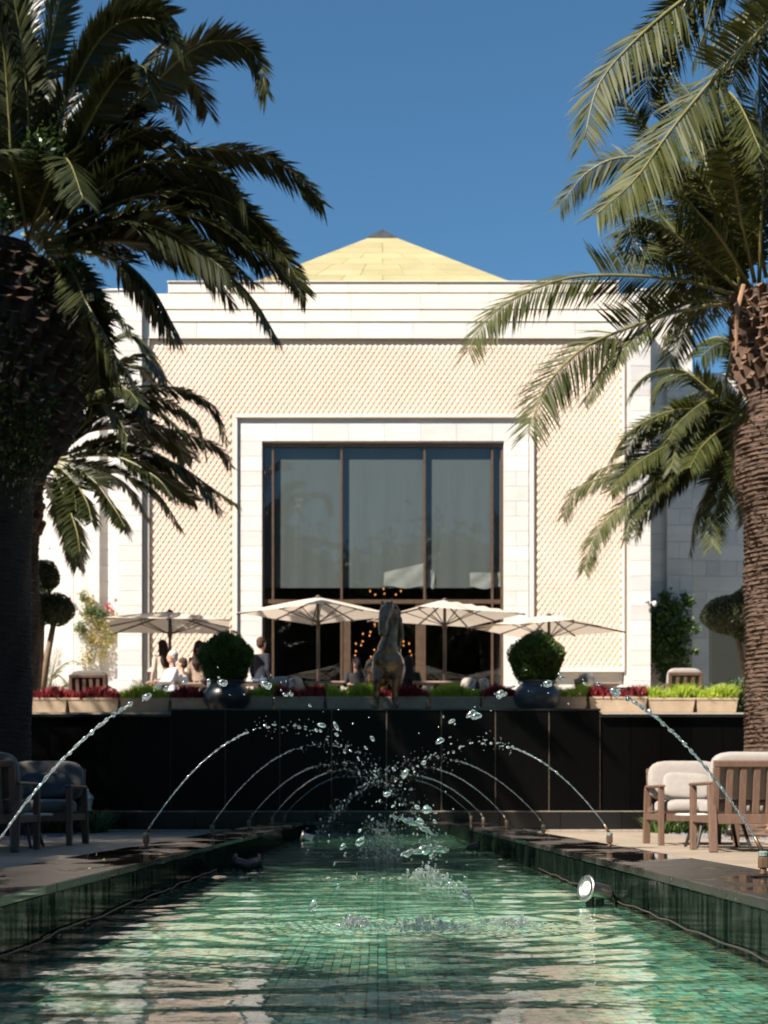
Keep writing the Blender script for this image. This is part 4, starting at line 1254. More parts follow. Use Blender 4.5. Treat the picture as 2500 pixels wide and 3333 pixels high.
# ---- palm high at the upper right, its trunk out of view
YE = 14.0
def rE(z): return .42
hE = D(1790, -110, YE)
specE = [
 (-.4, [(1760, -100), (1640, -120), (1500, -20), (1385, 75), (1295, 180), (1262, 300)], dict(LL=.46, roll=1.0, wleaf=.030)),
 (.2, [(1760, -100), (1650, -80), (1530, -40), (1450, 55), (1400, 165), (1408, 245)], dict(LL=.46, roll=-1.0, wleaf=.030)),
 (-.9, [(1770, -90), (1720, -10), (1659, 50), (1554, 155), (1454, 275), (1370, 390), (1288, 462)], dict(LL=.50, roll=.95, wleaf=.030)),
 (.6, [(1765, -90), (1640, -100), (1560, -30), (1525, 60), (1500, 130)], dict(LL=.38)),
 (-.3, [(1765, -90), (1700, -40), (1620, 30), (1590, 100), (1580, 180)], dict(LL=.40)),
 (.9, [(1770, -90), (1690, -60), (1650, 40), (1640, 160), (1650, 280)], dict(LL=.40)),
]
palmE = make_palm('palm_tree', (hE.x, YE, 0), hE.z - .1, rE, hE.z, specE,
    'highest palm, only its hanging fronds reaching in at the upper right corner', None, 5, leaf='frond_grey', n_rand=18, rand_az=(-math.pi * .5, math.pi * .45), L=3.6, frondkw=dict(LL=.46, wleaf=.030, spacing=.024, lean0=.42, vee=.55, rollr=(.3, 1.2)))

# ---- palms and trees beside and behind the camera that shade the garden
protoF = empty('palm_tree', (-7.0, 9.2, 0))
tag(protoF, 'garden palm left of the pool beyond the picture edge, nearest the second armchair pair', 'palm tree', 'palms beyond the picture edge')
trunk_mesh(7.6, lambda z: .42, 31, nseg=18, dz=.04).build('trunk', M['trunk'], protoF)
rr = random.Random(40)
for i in range(34):
    pts = random_frond_pts(rr, (0, 0, 7.6), 2 * math.pi * (i * .618 % 1), rr.uniform(-.2, 1.2), rr.uniform(3.0, 3.5), rr.uniform(1.0, 1.6))
    add_frond(protoF, pts, 4000 + i, M['frond'], LL=.42, wleaf=.05, spacing=.05)
for (x, y, rz, s, lab) in ((-10.0, 4.2, 1.0, 1.0, 'garden palm beyond the left edge, farther from the pool'), (-6.0, -3.1, 4.0, 1.0, 'garden palm left of the camera beyond the picture edge'), (-6.8, 6.6, 2.0, .92, 'slightly shorter garden palm beyond the left edge, nearest the camera'), (-9.4, -7.0, 3.0, 1.2, 'tall palm behind the camera on the left, mirrored in the window')):
    c = copy_tree(protoF); c['label'] = lab; c.location = (x, y, 0); c.rotation_euler = (0, 0, rz); c.scale = (s, s, s)
def broad_tree(loc, h, r, seed, label):
    t_ = empty('broadleaf_tree', loc); tag(t_, label, 'tree')
    rr = random.Random(seed); b = MB()
    b.tube([(0, 0, -.4), (.1, 0, h * .3), (0, .1, h * .6)], [.32, .25, .16], 10)
    cl = []
    for k in range(16 if r < 4.5 else 26):
        d = Vector((rr.gauss(0, 1), rr.gauss(0, 1), rr.gauss(0, .7))).normalized() * r * rr.uniform(.45, .85)
        c = Vector((d.x, d.y, h * .72 + d.z * .9)); cl.append(c)
        b.tube([(0, 0, h * .35 + .02 * k), c * .5 + Vector((0, 0, h * .28)), c], [.10, .06, .02], 6)
    b.build('trunk', M['twig'], t_)
    lf = MB()
    if r > 4.5:
        kb = MB()
        for c in cl: kb.ball(c, r * .30, 10, 7)
        kb.build('inner_foliage', M['box_leaf'], t_)
    for c in cl:
        leaf_cloud(lf, 900, lambda r_: (tuple(c[i] + r_.gauss(0, r * .28) for i in range(3)), None), .15 if r < 4 else .34, int(c.x * 100))
    lf.build('crown', M['box_leaf'], t_)
    return t_
broad_tree((-10.8, 15.6, 0), 13.2, 3.4, 71, 'tall leafy tree beyond the left edge shading the thick palm')
broad_tree((-9.2, 10.4, 0), 10.0, 3.3, 72, 'leafy tree beyond the left edge shading the left patio')
broad_tree((-14.5, 13.0, 0), 15.0, 3.8, 74, 'leafy tree far beyond the left edge')
k = 0
for (x, h_, r_) in ((-21, 17, 5.2), (-13.5, 16, 5), (-7, 16.5, 5), (-1, 14.5, 4.8), (5, 15.5, 5), (11.5, 16, 5), (18, 17, 5.2)):
    broad_tree((x, -16 - (k % 2) * 3, 0), h_, r_, 80 + k, ['dense garden tree behind the camera, far left', 'dense garden tree behind the camera, second from the left', 'dense garden tree behind the camera, left of the pool', 'low garden tree behind the camera, at the pool end', 'dense garden tree behind the camera, right of the pool', 'dense garden tree behind the camera, second from the right', 'dense garden tree behind the camera, far right'][k]); k += 1
b = MB()
rr = random.Random(91)
leaf_cloud(b, 9000, lambda r_: ((r_.uniform(-26, 26), -9 + r_.gauss(0, .5), abs(r_.gauss(0, 1.4))), None), .5, 91)
hb_ = b.build('unseen_hedge', M['box_leaf']); tag(hb_, 'tall green hedge closing the garden behind the camera', 'hedge')
for s, lab in ((-1, 'unseen green hedge added on the left to dim the ambient light'), (1, 'unseen green hedge added on the right to dim the ambient light')):  # side hedges added out of view to cut ambient light and darken reflections
    hg = empty('unseen_hedge', (s * 13.5, 6, 0)); tag(hg, lab, 'hedge')
    b = MB(); b.box(-.7, .7, -15, 16, 0, 4.6, .2); b.build('added_hedge_core', M['hedge'], hg)
    b = MB(); leaf_cloud(b, 9000, lambda r_: ((r_.choice((-1, 1)) * (.75 + r_.gauss(0, .08)), r_.uniform(-15, 16), r_.uniform(0, 4.8)), None), .30, 95 + s)
    b.build('added_hedge_foliage', M['box_leaf'], hg)

# ---- foliage balls and shrubs
def blob_fn(c, r, jit=.12, lump=0):
    c = Vector(c)
    def fn(r_):
        d = Vector((r_.gauss(0, 1), r_.gauss(0, 1), r_.gauss(0, 1))).normalized()
        l = 1 + (lump * (math.sin(d.x * 5 + c.x) * math.sin(d.y * 4 + 1) + math.sin(d.z * 6 + c.z)) if lump else 0)
        k = l * (1 - abs(r_.gauss(0, jit)))
        return (c.x + d.x * r[0] * k, c.y + d.y * r[1] * k, c.z + d.z * r[2] * k), d
    return fn
def core_ball(b, c, r, k=.86): b.ball(c, tuple(x * k for x in r), 16, 10)

YPOT = 24.35
def pot(px, label, seed):
    x = (px - 1230) * YPOT / F
    o = empty('garden_pot', (x, YPOT, wz(2309)))
    tag(o, label, 'pot', 'round pots on the black wall')
    b = MB()
    prof = [(.16, 0), (.20, .005), (.30, .06), (.385, .17), (.405, .26), (.39, .35), (.33, .44), (.29, .475), (.30, .50), (.325, .515), (.325, .54), (.29, .545), (.26, .49), (.26, .46), (.01, .45)]
    b.lathe(prof, 36); b.build('pot_body', M['pot' if px > 1230 else 'pot_shaded'], o, True)
    b = MB(); b.lathe([(.25, .455), (.2, .47), (.01, .48)], 20); b.build('soil', M['soil'], o)
    s_ = empty('ball_shrub', (x, YPOT, wz(2309) + .48))
    side = 'left' if px < 1230 else 'right'
    tag(s_, 'clipped green ball shrub growing in the %s dark pot' % ('shaded left' if side == 'left' else 'sunlit right'), 'shrub', 'clipped ball shrubs in pots')
    b = MB(); core_ball(b, (0, 0, .42), (.43, .43, .42)); b.tube([(0, 0, 0), (0, 0, .3)], .04, 8); b.build('twigs', M['box_core'], s_, True)
    b = MB(); leaf_cloud(b, 15000, blob_fn((0, 0, .43), (.445, .445, .435), .06, .05), .030, seed, up=.7)
    leaf_cloud(b, 2600, blob_fn((0, 0, .45), (.462, .462, .462), .03, .07), .040, seed + 1, up=1.6)
    b.build('crown', M['box_leaf'], s_)
pot(738, 'dark round pot in shade on the left of the black wall', 50)
pot(1748, 'slate blue round pot lit by the sun on the right of the black wall', 60)

# ---- planters with red and lime plants
segs = [(61, 226, 'r'), (227, 394, 'r'), (396, 558, 'g'), (560, 725, 'r'), (728, 893, 'g'), (895, 1058, 'r'), (1061, 1224, 'g'), (1227, 1392, 'r'), (1396, 1562, 'g'), (1563, 1730, 'r'), (1732, 1905, 'g'), (1912, 2101, 'r'), (2104, 2256, 'g'), (2258, 2395, 'g')]
YP = 24.75
desc = {0: 'leftmost stone planter of dark red plants, beside the left palm trunk', 1: 'stone planter of dark red plants in front of the slatted bench on the left',
 2: 'stone planter of green grass below the left parasol', 3: 'stone planter of shaded red plants left of the left pot', 4: 'stone planter of lime grass just behind the left pot',
 5: 'stone planter of dark red plants between the left pot and the doors', 6: 'stone planter of lime grass left of the bronze horse', 7: 'stone planter of dark red plants right behind the bronze horse',
 8: 'long stone planter of lime grass right of the bronze horse', 9: 'stone planter of dark red plants just left of the right pot', 10: 'stone planter of lime grass just right of the right pot',
 11: 'stone planter of tall red plants below the right parasol tip', 12: 'stone planter of lime grass in front of the right pilaster', 13: 'rightmost stone planter of lime grass beside the right palm trunk'}
def blades(b, x0, x1, y0, y1, z, n, h, w, seed, lean=.35):
    rr = random.Random(seed)
    for i in range(n):
        x, y = rr.uniform(x0, x1), rr.uniform(y0, y1)
        hh = h * rr.uniform(.55, 1.15) * (1 + .25 * math.sin(x * 9 + seed))
        dx, dy = rr.gauss(0, lean) * hh, rr.gauss(0, lean) * hh
        t = rr.uniform(0, 3.14); ux, uy = math.cos(t) * w / 2, math.sin(t) * w / 2
        b.add([(x - ux, y - uy, z), (x + ux, y + uy, z), (x + dx * .4 + ux, y + dy * .4 + uy, z + hh * .6), (x + dx * .4 - ux, y + dy * .4 - uy, z + hh * .6), (x + dx, y + dy, z + hh * (.9 if lean > .5 else 1))], [(0, 1, 2, 3), (3, 2, 4)])
for i, (pa, pb_, kind) in enumerate(segs):
    x0, x1 = (pa + 2 - 1230) * YP / F, (pb_ - 2 - 1230) * YP / F
    o = empty('planter', ((x0 + x1) / 2, YP, wz(2312) + .01))
    tag(o, desc[i], 'planter', 'stone planters along the wall top')
    w = (x1 - x0) / 2
    zt = EYE + (2620 - (2274 if i > 11 or i < 4 else 2270)) * YP / F - (wz(2312) + .01)
    b = MB(); c_ = .03
    lo = [(-w + c_, -.16), (w - c_, -.16), (w - c_, .16), (-w + c_, .16)]; hi = [(-w, -.2), (w, -.2), (w, .2), (-w, .2)]
    inn = [(-w + .03, -.17), (w - .03, -.17), (w - .03, .17), (-w + .03, .17)]
    vs = [(x, y, .03) for x, y in lo] + [(x, y, zt - .035) for x, y in hi] + [(x * 1.0 + (.008 if x > 0 else -.008), y * 1.05, zt - .034) for x, y in hi] + [(x * 1.0 + (.008 if x > 0 else -.008), y * 1.05, zt) for x, y in hi] + [(x, y, zt) for x, y in inn] + [(x, y, zt - .05) for x, y in inn]
    fs = [(3, 2, 1, 0)]
    for L_ in range(5):
        for k in range(4): fs.append((L_ * 4 + k, L_ * 4 + (k + 1) % 4, (L_ + 1) * 4 + (k + 1) % 4, (L_ + 1) * 4 + k))
    fs.append((20, 21, 22, 23))
    b.add(vs, fs); b.build('trough', M['planter'], o)
    for sx in (-1, 1):
        m_ = MB(); m_.box(sx * (w - .16) - .05, sx * (w - .16) + .05, -.12, .12, -.005, .03, .004); m_.build('foot', M['marble'], o)
    b = MB()
    if kind == 'r':
        blades(b, -w + .01, w - .01, -.2, .2, zt - .04, 1100, .20, .045, i, .30)
        b.build('red_foliage', M['red_plant'], o)
    else:
        blades(b, -w + .01, w - .01, -.2, .2, zt - .04, 1900, .235, .015, i, .42)
        b.build('grass_foliage', M['lime_plant'], o)

# ---- topiary on the terrace
def topiary(loc, balls, leafm, label, seed, trunk=True):
    o = empty('cloud_topiary', loc); tag(o, label, 'tree')
    b = MB(); c = MB(); t = MB()
    for k, (cx, cy, cz, rx, ry, rz) in enumerate(balls):
        core_ball(c, (cx, cy, cz), (rx, ry, rz), .9)
        lb_ = MB(); leaf_cloud(lb_, int(9000 * rx * (rz + .3)), blob_fn((cx, cy, cz), (rx, ry, rz), .035, .03), .042, seed + k, up=.2)
        lb_.build('foliage_ball', leafm, o)
        if trunk: t.tube([(0, 0, .1 + k * .1), (cx * .5, cy * .5, cz * .6), (cx, cy, cz)], [.09, .07, .05], 8)
    c.build('inner_twigs', M['box_core'], o, True)
    if trunk: t.build('trunk', M['twig'], o, True)
q = P(2395, 2000, 29.0)
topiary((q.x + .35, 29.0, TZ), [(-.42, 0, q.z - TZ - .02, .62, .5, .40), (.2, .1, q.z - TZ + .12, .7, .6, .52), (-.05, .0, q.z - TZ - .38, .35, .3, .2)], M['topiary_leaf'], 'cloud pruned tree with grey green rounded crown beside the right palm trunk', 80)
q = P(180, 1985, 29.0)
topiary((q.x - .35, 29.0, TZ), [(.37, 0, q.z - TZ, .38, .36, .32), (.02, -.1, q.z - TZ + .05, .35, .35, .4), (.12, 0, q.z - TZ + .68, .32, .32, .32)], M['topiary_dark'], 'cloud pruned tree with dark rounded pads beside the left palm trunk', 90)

# ---- climbing shrub right, thin bush left, fan palms left
def twiggy(name, loc, stems, leafspec, label, seed, cat='shrub'):
    o = empty(name, loc); tag(o, label, cat)
    rr = random.Random(seed); b = MB()
    for st_ in stems:
        pts = [Vector(p) for p in st_]
        b.tube(pts, [max(.006, .028 * (1 - i / len(pts))) for i in range(len(pts))], 6)
    b.build('stems', M['twig'], o)
    for (nm, m, n, fn, size) in leafspec:
        l = MB(); leaf_cloud(l, n, fn, size, seed + n, up=.0); l.build(nm, m, o)
    return o
YR = 35.6
x0 = P(2118, 0, YR).x; z0 = TZ
def pz(py, Y): return EYE + (2620 - py) * Y / F - TZ
cl = [(2150, 2000, 40), (2190, 1985, 45), (2150, 2080, 50), (2200, 2070, 50), (2165, 2150, 45), (2215, 2130, 35), (2230, 2030, 30), (2180, 2190, 38), (2235, 2170, 14), (2165, 1945, 22), (2240, 1960, 20), (2265, 2050, 14), (2265, 2120, 12), (2130, 2030, 25), (2130, 2130, 28), (2225, 1940, 14)]
def clfn(cl, Y, ox, flat=.5):
    tot = sum(c[2] ** 2 for c in cl)
    def fn(r_):
        u = r_.random() * tot
        for c in cl:
            u -= c[2] ** 2
            if u <= 0: break
        s = Y / F
        return ((c[0] - 1230) * s - ox + r_.gauss(0, c[2] * s * .45), r_.gauss(0, .14) * flat, pz(c[1], Y) + r_.gauss(0, c[2] * s * .45)), None
    return fn
oxr = P(2190, 0, YR).x
twiggy('climbing_shrub', (oxr, YR, TZ), [[(0, 0, 0), (.05, 0, .5), (-.1, 0, 1.2), (-.2, 0, 2.2)], [(0, 0, 0), (.2, 0, .5), (.35, 0, 1.2), (.25, 0, 2.0)], [(0, 0, 0), (-.2, 0, .6), (-.35, 0, 1.4)], [(0, 0, 0), (.35, 0, .35), (.6, 0, .9), (.55, 0, 1.6)]],
    [('foliage', M['climber_leaf'], 6500, clfn(cl, YR, oxr), .075)], 'dark green climbing shrub against the shaded right wing wall', 101)
YL = 36.0
oxl = P(310, 0, YL).x
cl2 = [(275, 1940, 22), (290, 2000, 34), (330, 2030, 38), (355, 2080, 34), (300, 2080, 38), (280, 2140, 30), (330, 2130, 30), (365, 2000, 22), (300, 1960, 22), (262, 2050, 22), (375, 2060, 16)]
cl2g = [(268, 1945, 14), (285, 1985, 16), (300, 1990, 20), (330, 2000, 24), (262, 2040, 20)]
cl2p = [(350, 1975, 14), (378, 1955, 7), (365, 1990, 10), (225, 1950, 8)]
twiggy('thin_bush', (oxl, YL, TZ), [[(.02, 0, 0), (.05, 0, .5), (0, 0, .9), (.12, 0, 1.3), (-.1, 0, 1.9)], [(.05, 0, .2), (.2, 0, .7), (.25, 0, 1.2), (.35, 0, 1.8)], [(0, 0, .9), (-.2, 0, 1.4), (-.25, 0, 2.0)], [(.12, 0, 1.3), (.3, 0, 1.7), (.45, 0, 2.3)], [(0, 0, .5), (-.2, 0, .9), (-.28, 0, 1.3)]],
    [('yellow_foliage', M['bush_leaf'], 1500, clfn(cl2, YL, oxl), .055), ('green_foliage', M['bush_green'], 900, clfn(cl2g, YL, oxl), .055), ('pink_bracts', M['petal'], 160, clfn(cl2p, YL, oxl), .05)],
    'thin yellowing bush with a few pink flowers against the left marble wall', 103)
def fan_plant(loc, fr, label, seed):
    o = empty('feather_palm', loc); tag(o, label, 'plant')
    for k, pts in enumerate(fr):
        lf, rc = frond_mesh(pts, seed + k, LL=.30, spacing=.045, wleaf=.02)
        f_ = lf.build('frond', M['bush_green'], o); rc.build('leaf_stalk', M['twig'], f_)
    b = MB(); b.tube([(0, 0, 0), (.05, 0, .5)], [.06, .04], 8); b.build('stem', M['twig'], o)
q = P(150, 2235, 33.0)
fan_plant((q.x, 33, TZ), [[(0, 0, .5), (.1, 0, 1.3), (.5, 0, 1.75), (.9, 0, 1.7)], [(0, 0, .5), (-.1, 0, 1.2), (-.5, -.1, 1.6)], [(0, 0, .5), (.3, 0, 1.1), (.8, 0, 1.3), (1.1, 0, 1.0)], [(0, 0, .4), (.2, -.2, 1.5), (.35, -.3, 2.0)], [(0, 0, .5), (.2, .1, 1.0), (.5, .1, 1.2), (.8, .1, .9)]], 'feathery young palm beside the left palm trunk on the terrace', 300)
q = P(245, 2235, 33.6)
fan_plant((q.x, 33.6, TZ), [[(0, 0, .4), (-.1, 0, 1.1), (-.4, 0, 1.5), (-.8, 0, 1.3)], [(0, 0, .4), (.1, 0, 1.2), (.2, 0, 1.6), (.4, 0, 1.7)], [(0, 0, .4), (-.2, 0, .9), (-.6, -.1, 1.0)], [(0, 0, .4), (.2, -.1, .8), (.35, -.2, .75)]], 'small feathery palm in front of the thin yellowing bush', 320)
# hedge strip behind the planters
b = MB(); blades(b, P(110, 0, 25.3).x, P(2400, 0, 25.3).x, -.1, .15, 0, 2500, .22, .02, 77, .5)
hs_ = b.build('low_hedge', M['ground_leaf']); hs_.location = (0, 25.35, TZ)
stuff(hs_, 'low dark green ground plants behind the planters', 'ground cover')
for (x0_, x1_, lab) in ((-5.2, -4.35, 'low green plants at the foot of the wall behind the left armchairs'), (4.3, 5.3, 'low green plants at the foot of the wall behind the right armchairs')):
    b = MB(); blades(b, x0_, x1_, 21.5, 22.9, 0, 2600, .30, .03, 78, .5)
    stuff(b.build('ground_cover', M['ground_leaf']), lab, 'ground cover')
o = empty('dark_shrub', (P(2430, 0, 25).x, 25, TZ - .1)); tag(o, 'dark ragged shrub between the last planter and the right palm trunk', 'shrub')
b = MB(); leaf_cloud(b, 1800, lambda r_: ((r_.gauss(0, .16), r_.gauss(0, .16), r_.uniform(0, .75)), None), .07, 5); b.build('foliage', M['topiary_dark'], o)
b = MB(); b.tube([(0, 0, 0), (0, 0, .6)], .03, 6); b.build('stem', M['twig'], o)
# =================================================================== PARASOLS
def parasol(x, y, rz, side, zc, rise, label):
    o = empty('parasol', (x, y, TZ), rz)
    tag(o, label, 'parasol', 'cream square parasols on the terrace')
    b = MB(); b.tube([(0, 0, 0), (0, 0, zc + rise - .03)], .032, 12); b.build('pole', M['pole'], o, True)
    b = MB(); b.box(-.35, .35, -.35, .35, 0, .06, .01); b.build('base_plate', M['dark_metal'], o)
    h = side / 2
    n = 12; vs = []
    for j in range(n + 1):
        for i in range(n + 1):
            u, v = -1 + 2 * i / n, -1 + 2 * j / n
            m_ = max(abs(u), abs(v))
            sag = -.035 * math.sin(m_ * math.pi) * (1 - min(abs(u), abs(v)) / max(m_, .01)) if m_ > 0 else 0
            edge = 1 - .02 * (1 - min(abs(u), abs(v))) * (m_ ** 4)
            vs.append((u * h * edge, v * h * edge, zc + rise * (1 - m_ ** 1.1) + sag))
    fs = [(j * (n + 1) + i, j * (n + 1) + i + 1, (j + 1) * (n + 1) + i + 1, (j + 1) * (n + 1) + i) for j in range(n) for i in range(n)]
    b = MB(); b.add(vs, fs); cn = b.build('canopy', M['canopy'], o, True)
    b = MB()
    b.lathe([(.001, zc + rise + .05), (.05, zc + rise + .02), (.07, zc + rise - .01), (.001, zc + rise - .02)][::-1], 12); b.build('finial', M['pole'], o)
    b = MB(); b.lathe([(.05, zc - .22), (.05, zc - .12)], 12); b.build('hub', M['pole'], o)
    for k in range(8):
        a_ = math.pi / 4 * k
        m_ = h * (math.sqrt(2) if k % 2 else 1)
        d = Vector((math.cos(a_), math.sin(a_), 0))
        rb_ = MB(); rb_.beam(Vector((0, 0, zc + rise - .04)), d * m_ * .99 + Vector((0, 0, zc - .02)), .022, .028)
        r_ = rb_.build('rib', M['pole'], o)
        sb = MB(); sb.beam(Vector((0, 0, zc - .17)), d * m_ * .5 + Vector((0, 0, zc + rise * .5 - .04)), .016, .016); sb.build('strut', M['pole'], r_)
    return o
parasol(-4.24, 29.0, rad(6), 2.45, 2.08, .30, 'leftmost cream parasol, in front of the lattice wall')
parasol(-1.18, 28.1, rad(-38), 2.3, 2.20, .34, 'cream parasol left of the bronze horse, seen corner on')
parasol(1.33, 28.3, rad(25), 2.35, 2.17, .34, 'cream parasol right of the bronze horse, before the glass doors')
parasol(3.50, 29.1, rad(-35), 2.35, 2.02, .30, 'rightmost cream parasol, above the sunlit pot')

# =================================================================== SEATING
def cushion(b, x0, x1, y0, y1, z0, z1, M_=None, puff=.06, n=8):
    """rounded stuffed cushion"""
    cx, cy, cz = (x0 + x1) / 2, (y0 + y1) / 2, (z0 + z1) / 2
    hx, hy, hz = (x1 - x0) / 2, (y1 - y0) / 2, (z1 - z0) / 2
    o = len(b.v); vs = []
    m_, k_ = 12, 24
    p = .30
    for i in range(m_ + 1):
        th = -math.pi / 2 + math.pi * i / m_
        for k in range(k_):
            ph = 2 * math.pi * k / k_
            f = lambda c, e_: math.copysign(abs(c) ** e_, c)
            x = f(math.cos(th), p + .1) * f(math.cos(ph), p); y = f(math.cos(th), p + .1) * f(math.sin(ph), p); z = f(math.sin(th), p + .25)
            v = Vector((cx + hx * x, cy + hy * y, cz + hz * z))
            if M_ is not None: v = M_ @ v
            vs.append(tuple(v))
    fs = [(i * k_ + k, i * k_ + (k + 1) % k_, (i + 1) * k_ + (k + 1) % k_, (i + 1) * k_ + k) for i in range(m_) for k in range(k_)]
    b.add(vs, fs)
def armchair(name, loc, rz, W, label, cat, cm='cushion', pillow=None, nslat=5, dep=.80, group=None, cut=False):
    """faces -y; origin at the middle of the front legs line on the floor, body runs to +y"""
    o = empty(name, loc, rz); tag(o, label, cat, group)
    w = W / 2; t = .058
    T_ = M['teak']
    for sx in (-1, 1):
        x = sx * (w - t / 2)
        b = MB(); b.box(x - t / 2, x + t / 2, -.03, .045, 0, .62, .006); b.build('leg', T_, o)
        b = MB(); b.beam((x, dep + .05, 0), (x, dep - .04, .62), t, .075, .006, up=(1, 0, 0)); b.build('leg', T_, o)
        b = MB(); b.box(x - t / 2 - .006, x + t / 2 + .006, -.05, dep - .02, .621, .652, .010); b.build('armrest', T_, o)
        b = MB(); b.box(x - .018, x + .018, .046, dep - .02, .27, .34, .004); b.build('side_rail', T_, o)
    b = MB(); b.box(-w + t, w - t, -.005, .03, .26, .34, .004); b.build('front_rail', T_, o)
    b = MB(); b.box(-w + t, w - t, dep - .02, dep + .02, .26, .35, .004); b.build('rear_rail', T_, o)
    # raked slatted back
    tilt = Matrix.Translation(Vector((0, dep - .03, .34))) @ Matrix.Rotation(rad(-9), 4, 'X')
    for sx in (-1, 1):
        b = MB(); b.box(sx * (w - t) - t / 2, sx * (w - t) + t / 2, -.02, .03, 0.002, .45, .005, 0, tilt); b.build('back_post', T_, o)
    b = MB(); b.box(-w + t / 2, w - t / 2, -.022, .032, .451, .51, .006, 0, tilt); b.build('top_rail', T_, o)
    for k in range(nslat):
        x = -w + t + (2 * w - 2 * t) * (k + 1) / (nslat + 1)
        b = MB(); b.box(x - .03, x + .03, -.01, .018, .003, .449, .003, 0, tilt); b.build('slat', T_, o)
    b = MB(); cushion(b, -w + t + .005, w - t - .005, -.04, dep - .10, .34, .50); b.build('seat_cushion', M[cm], o, True)
    b = MB(); cushion(b, -w + .025, w - .025, -.19, -.035, .13, .575, tilt); b.build('back_cushion', M[cm], o, True)
    if pillow:
        Mx = Matrix.Translation(Vector((pillow[1], dep - .33, .50))) @ Matrix.Rotation(rad(-18), 4, 'X') @ Matrix.Rotation(rad(pillow[2]), 4, 'Y')
        b = MB(); cushion(b, -.26, .26, -.06, .06, .0, .30, Mx); pb__ = b.build('pillow', M[pillow[0]], o, True)
        pb__['label'] = 'small loose pillow leaning on the back cushion'
    return o
CY = 15.2
armchair('armchair', (3.43, 15.2, 0), 0, .86, 'farther right armchair facing the pool camera, cream cushions half in sun', 'armchair', 'cushion', ('cushion', -.03, 3), group='armchairs beside the pool')
armchair('armchair', (3.47, 13.85, 0), math.pi, .86, 'nearer right armchair seen from behind its wooden slats', 'armchair', 'cushion', group='armchairs beside the pool')
armchair('armchair', (-3.70, 15.2, 0), 0, .86, 'farther left armchair in shade with a slate blue pillow', 'armchair', 'cushion_shaded', ('cushion_blue', .02, 0), group='armchairs beside the pool')
armchair('armchair', (-3.72, 13.85, 0), math.pi, .86, 'nearer left armchair cut by the picture edge, seen from behind', 'armchair', 'cushion_shaded', group='armchairs beside the pool')
def low_table(x, y, label):
    o = empty('side_table', (x, y, 0)); tag(o, label, 'table', 'low tables between the armchairs')
    b = MB(); b.lathe([(.001, .325), (.40, .325), (.42, .332), (.42, .345), (.40, .35), (.001, .35)], 32); b.build('table_top', M['table_top'], o)
    for k in range(4):
        a_ = math.pi / 4 + math.pi / 2 * k
        b = MB(); b.tube([(.26 * math.cos(a_), .26 * math.sin(a_), .325), (.38 * math.cos(a_), .38 * math.sin(a_), 0)], [.022, .016], 8); b.build('leg', M['dark_metal'], o)
low_table(3.46, 14.5, 'round pale topped low table on splayed dark legs between the right armchairs')
low_table(-3.74, 14.5, 'low table on splayed dark legs between the left armchairs')

# terrace tables, chairs and benches
def tshell(loc, rz, label, s=1.0, m='cushion'):
    o = empty('terrace_chair', loc, rz); tag(o, label, 'chair', 'pale rounded chairs on the terrace')
    b = MB(); n = 14
    vs = []
    for j in range(6):
        for k in range(n + 1):
            a_ = math.pi * (k / n) - .0
            r = .30 + .02 * j / 5
            hgt = .44 + (j / 5) * (.16 + .24 * math.sin(a_) ** 1.5)
            vs.append((r * math.cos(a_), r * math.sin(a_) * .95, hgt))
    for j in range(6):
        for k in range(n + 1):
            a_ = math.pi * (k / n)
            r = .35 + .03 * j / 5
            hgt = .44 + (j / 5) * (.16 + .24 * math.sin(a_) ** 1.5)
            vs.append((r * math.cos(a_), r * math.sin(a_) * .95, hgt))
    fs = []
    W_ = n + 1
    for L_ in (0, 6):
        for j in range(5):
            for k in range(n):
                q = [(L_ + j) * W_ + k, (L_ + j) * W_ + k + 1, (L_ + j + 1) * W_ + k + 1, (L_ + j + 1) * W_ + k]
                fs.append(tuple(q if L_ else q[::-1]))
    for k in range(n): fs.append((5 * W_ + k, 5 * W_ + k + 1, 11 * W_ + k + 1, 11 * W_ + k))
    b.add(vs, fs); b.build('shell_back', M[m], o, True)
    b = MB(); cushion(b, -.28, .28, -.26, .26, .38, .50); b.build('seat', M[m], o, True)
    b = MB(); Mx = Matrix.Translation(Vector((0, .18, .52))) @ Matrix.Rotation(rad(-14), 4, 'X'); cushion(b, -.2, .2, -.05, .05, 0, .34, Mx); b.build('back_pillow', M[m], o, True)
    for sx in (-1, 1):
        for sy in (-1, 1):
            l = MB(); l.tube([(sx * .22, sy * .2, .39), (sx * .27, sy * .25, 0)], .016, 6); l.build('leg', M['teak'], o)
    return o
def ttable(px, Y, label, w=.75, top=.75):
    x = (px - 1230) * Y / F
    o = empty('terrace_table', (x, Y, TZ)); tag(o, label, 'table', 'wooden tables on the terrace')
    b = MB(); b.box(-w / 2, w / 2, -.35, .35, top - .035, top, .006); b.build('table_top', M['wood_table'], o)
    b = MB(); b.box(-.25, .25, -.25, .25, 0, .03, .005); b.tube([(0, 0, .03), (0, 0, top - .036)], .035, 10); b.build('pedestal', M['dark_metal'], o)
tx = lambda px, Y: (px - 1230) * Y / F
for (px, Y, rz, lab) in ((1005, 26.9, 1.2, 'pale rounded chair on the terrace left of the doors, by the second pole'),
                        (888, 26.6, -.5, 'pale rounded chair beside the man in the navy jumper'),
                        (1085, 27.9, -1.3, 'pale rounded chair at the table just left of the seated woman in black'),
                        (1487, 26.9, -1.1, 'pale rounded chair right of the doors below the third parasol'),
                        (1622, 27.1, 1.4, 'pale rounded chair in front of the right edge of the window'),
                        (1212, 28.2, .2, 'pale rounded chair partly behind the bronze horse'),
                        (492, 27.4, 1.9, 'pale chair under the leftmost parasol beside the seated guests'),
                        (1350, 28.1, -1.0, 'grey chair right of the bronze horse before the door')):
    tshell((tx(px, Y), Y, TZ), rz, lab)
ttable(1060, 26.9, 'wooden table left of the seated woman in black')
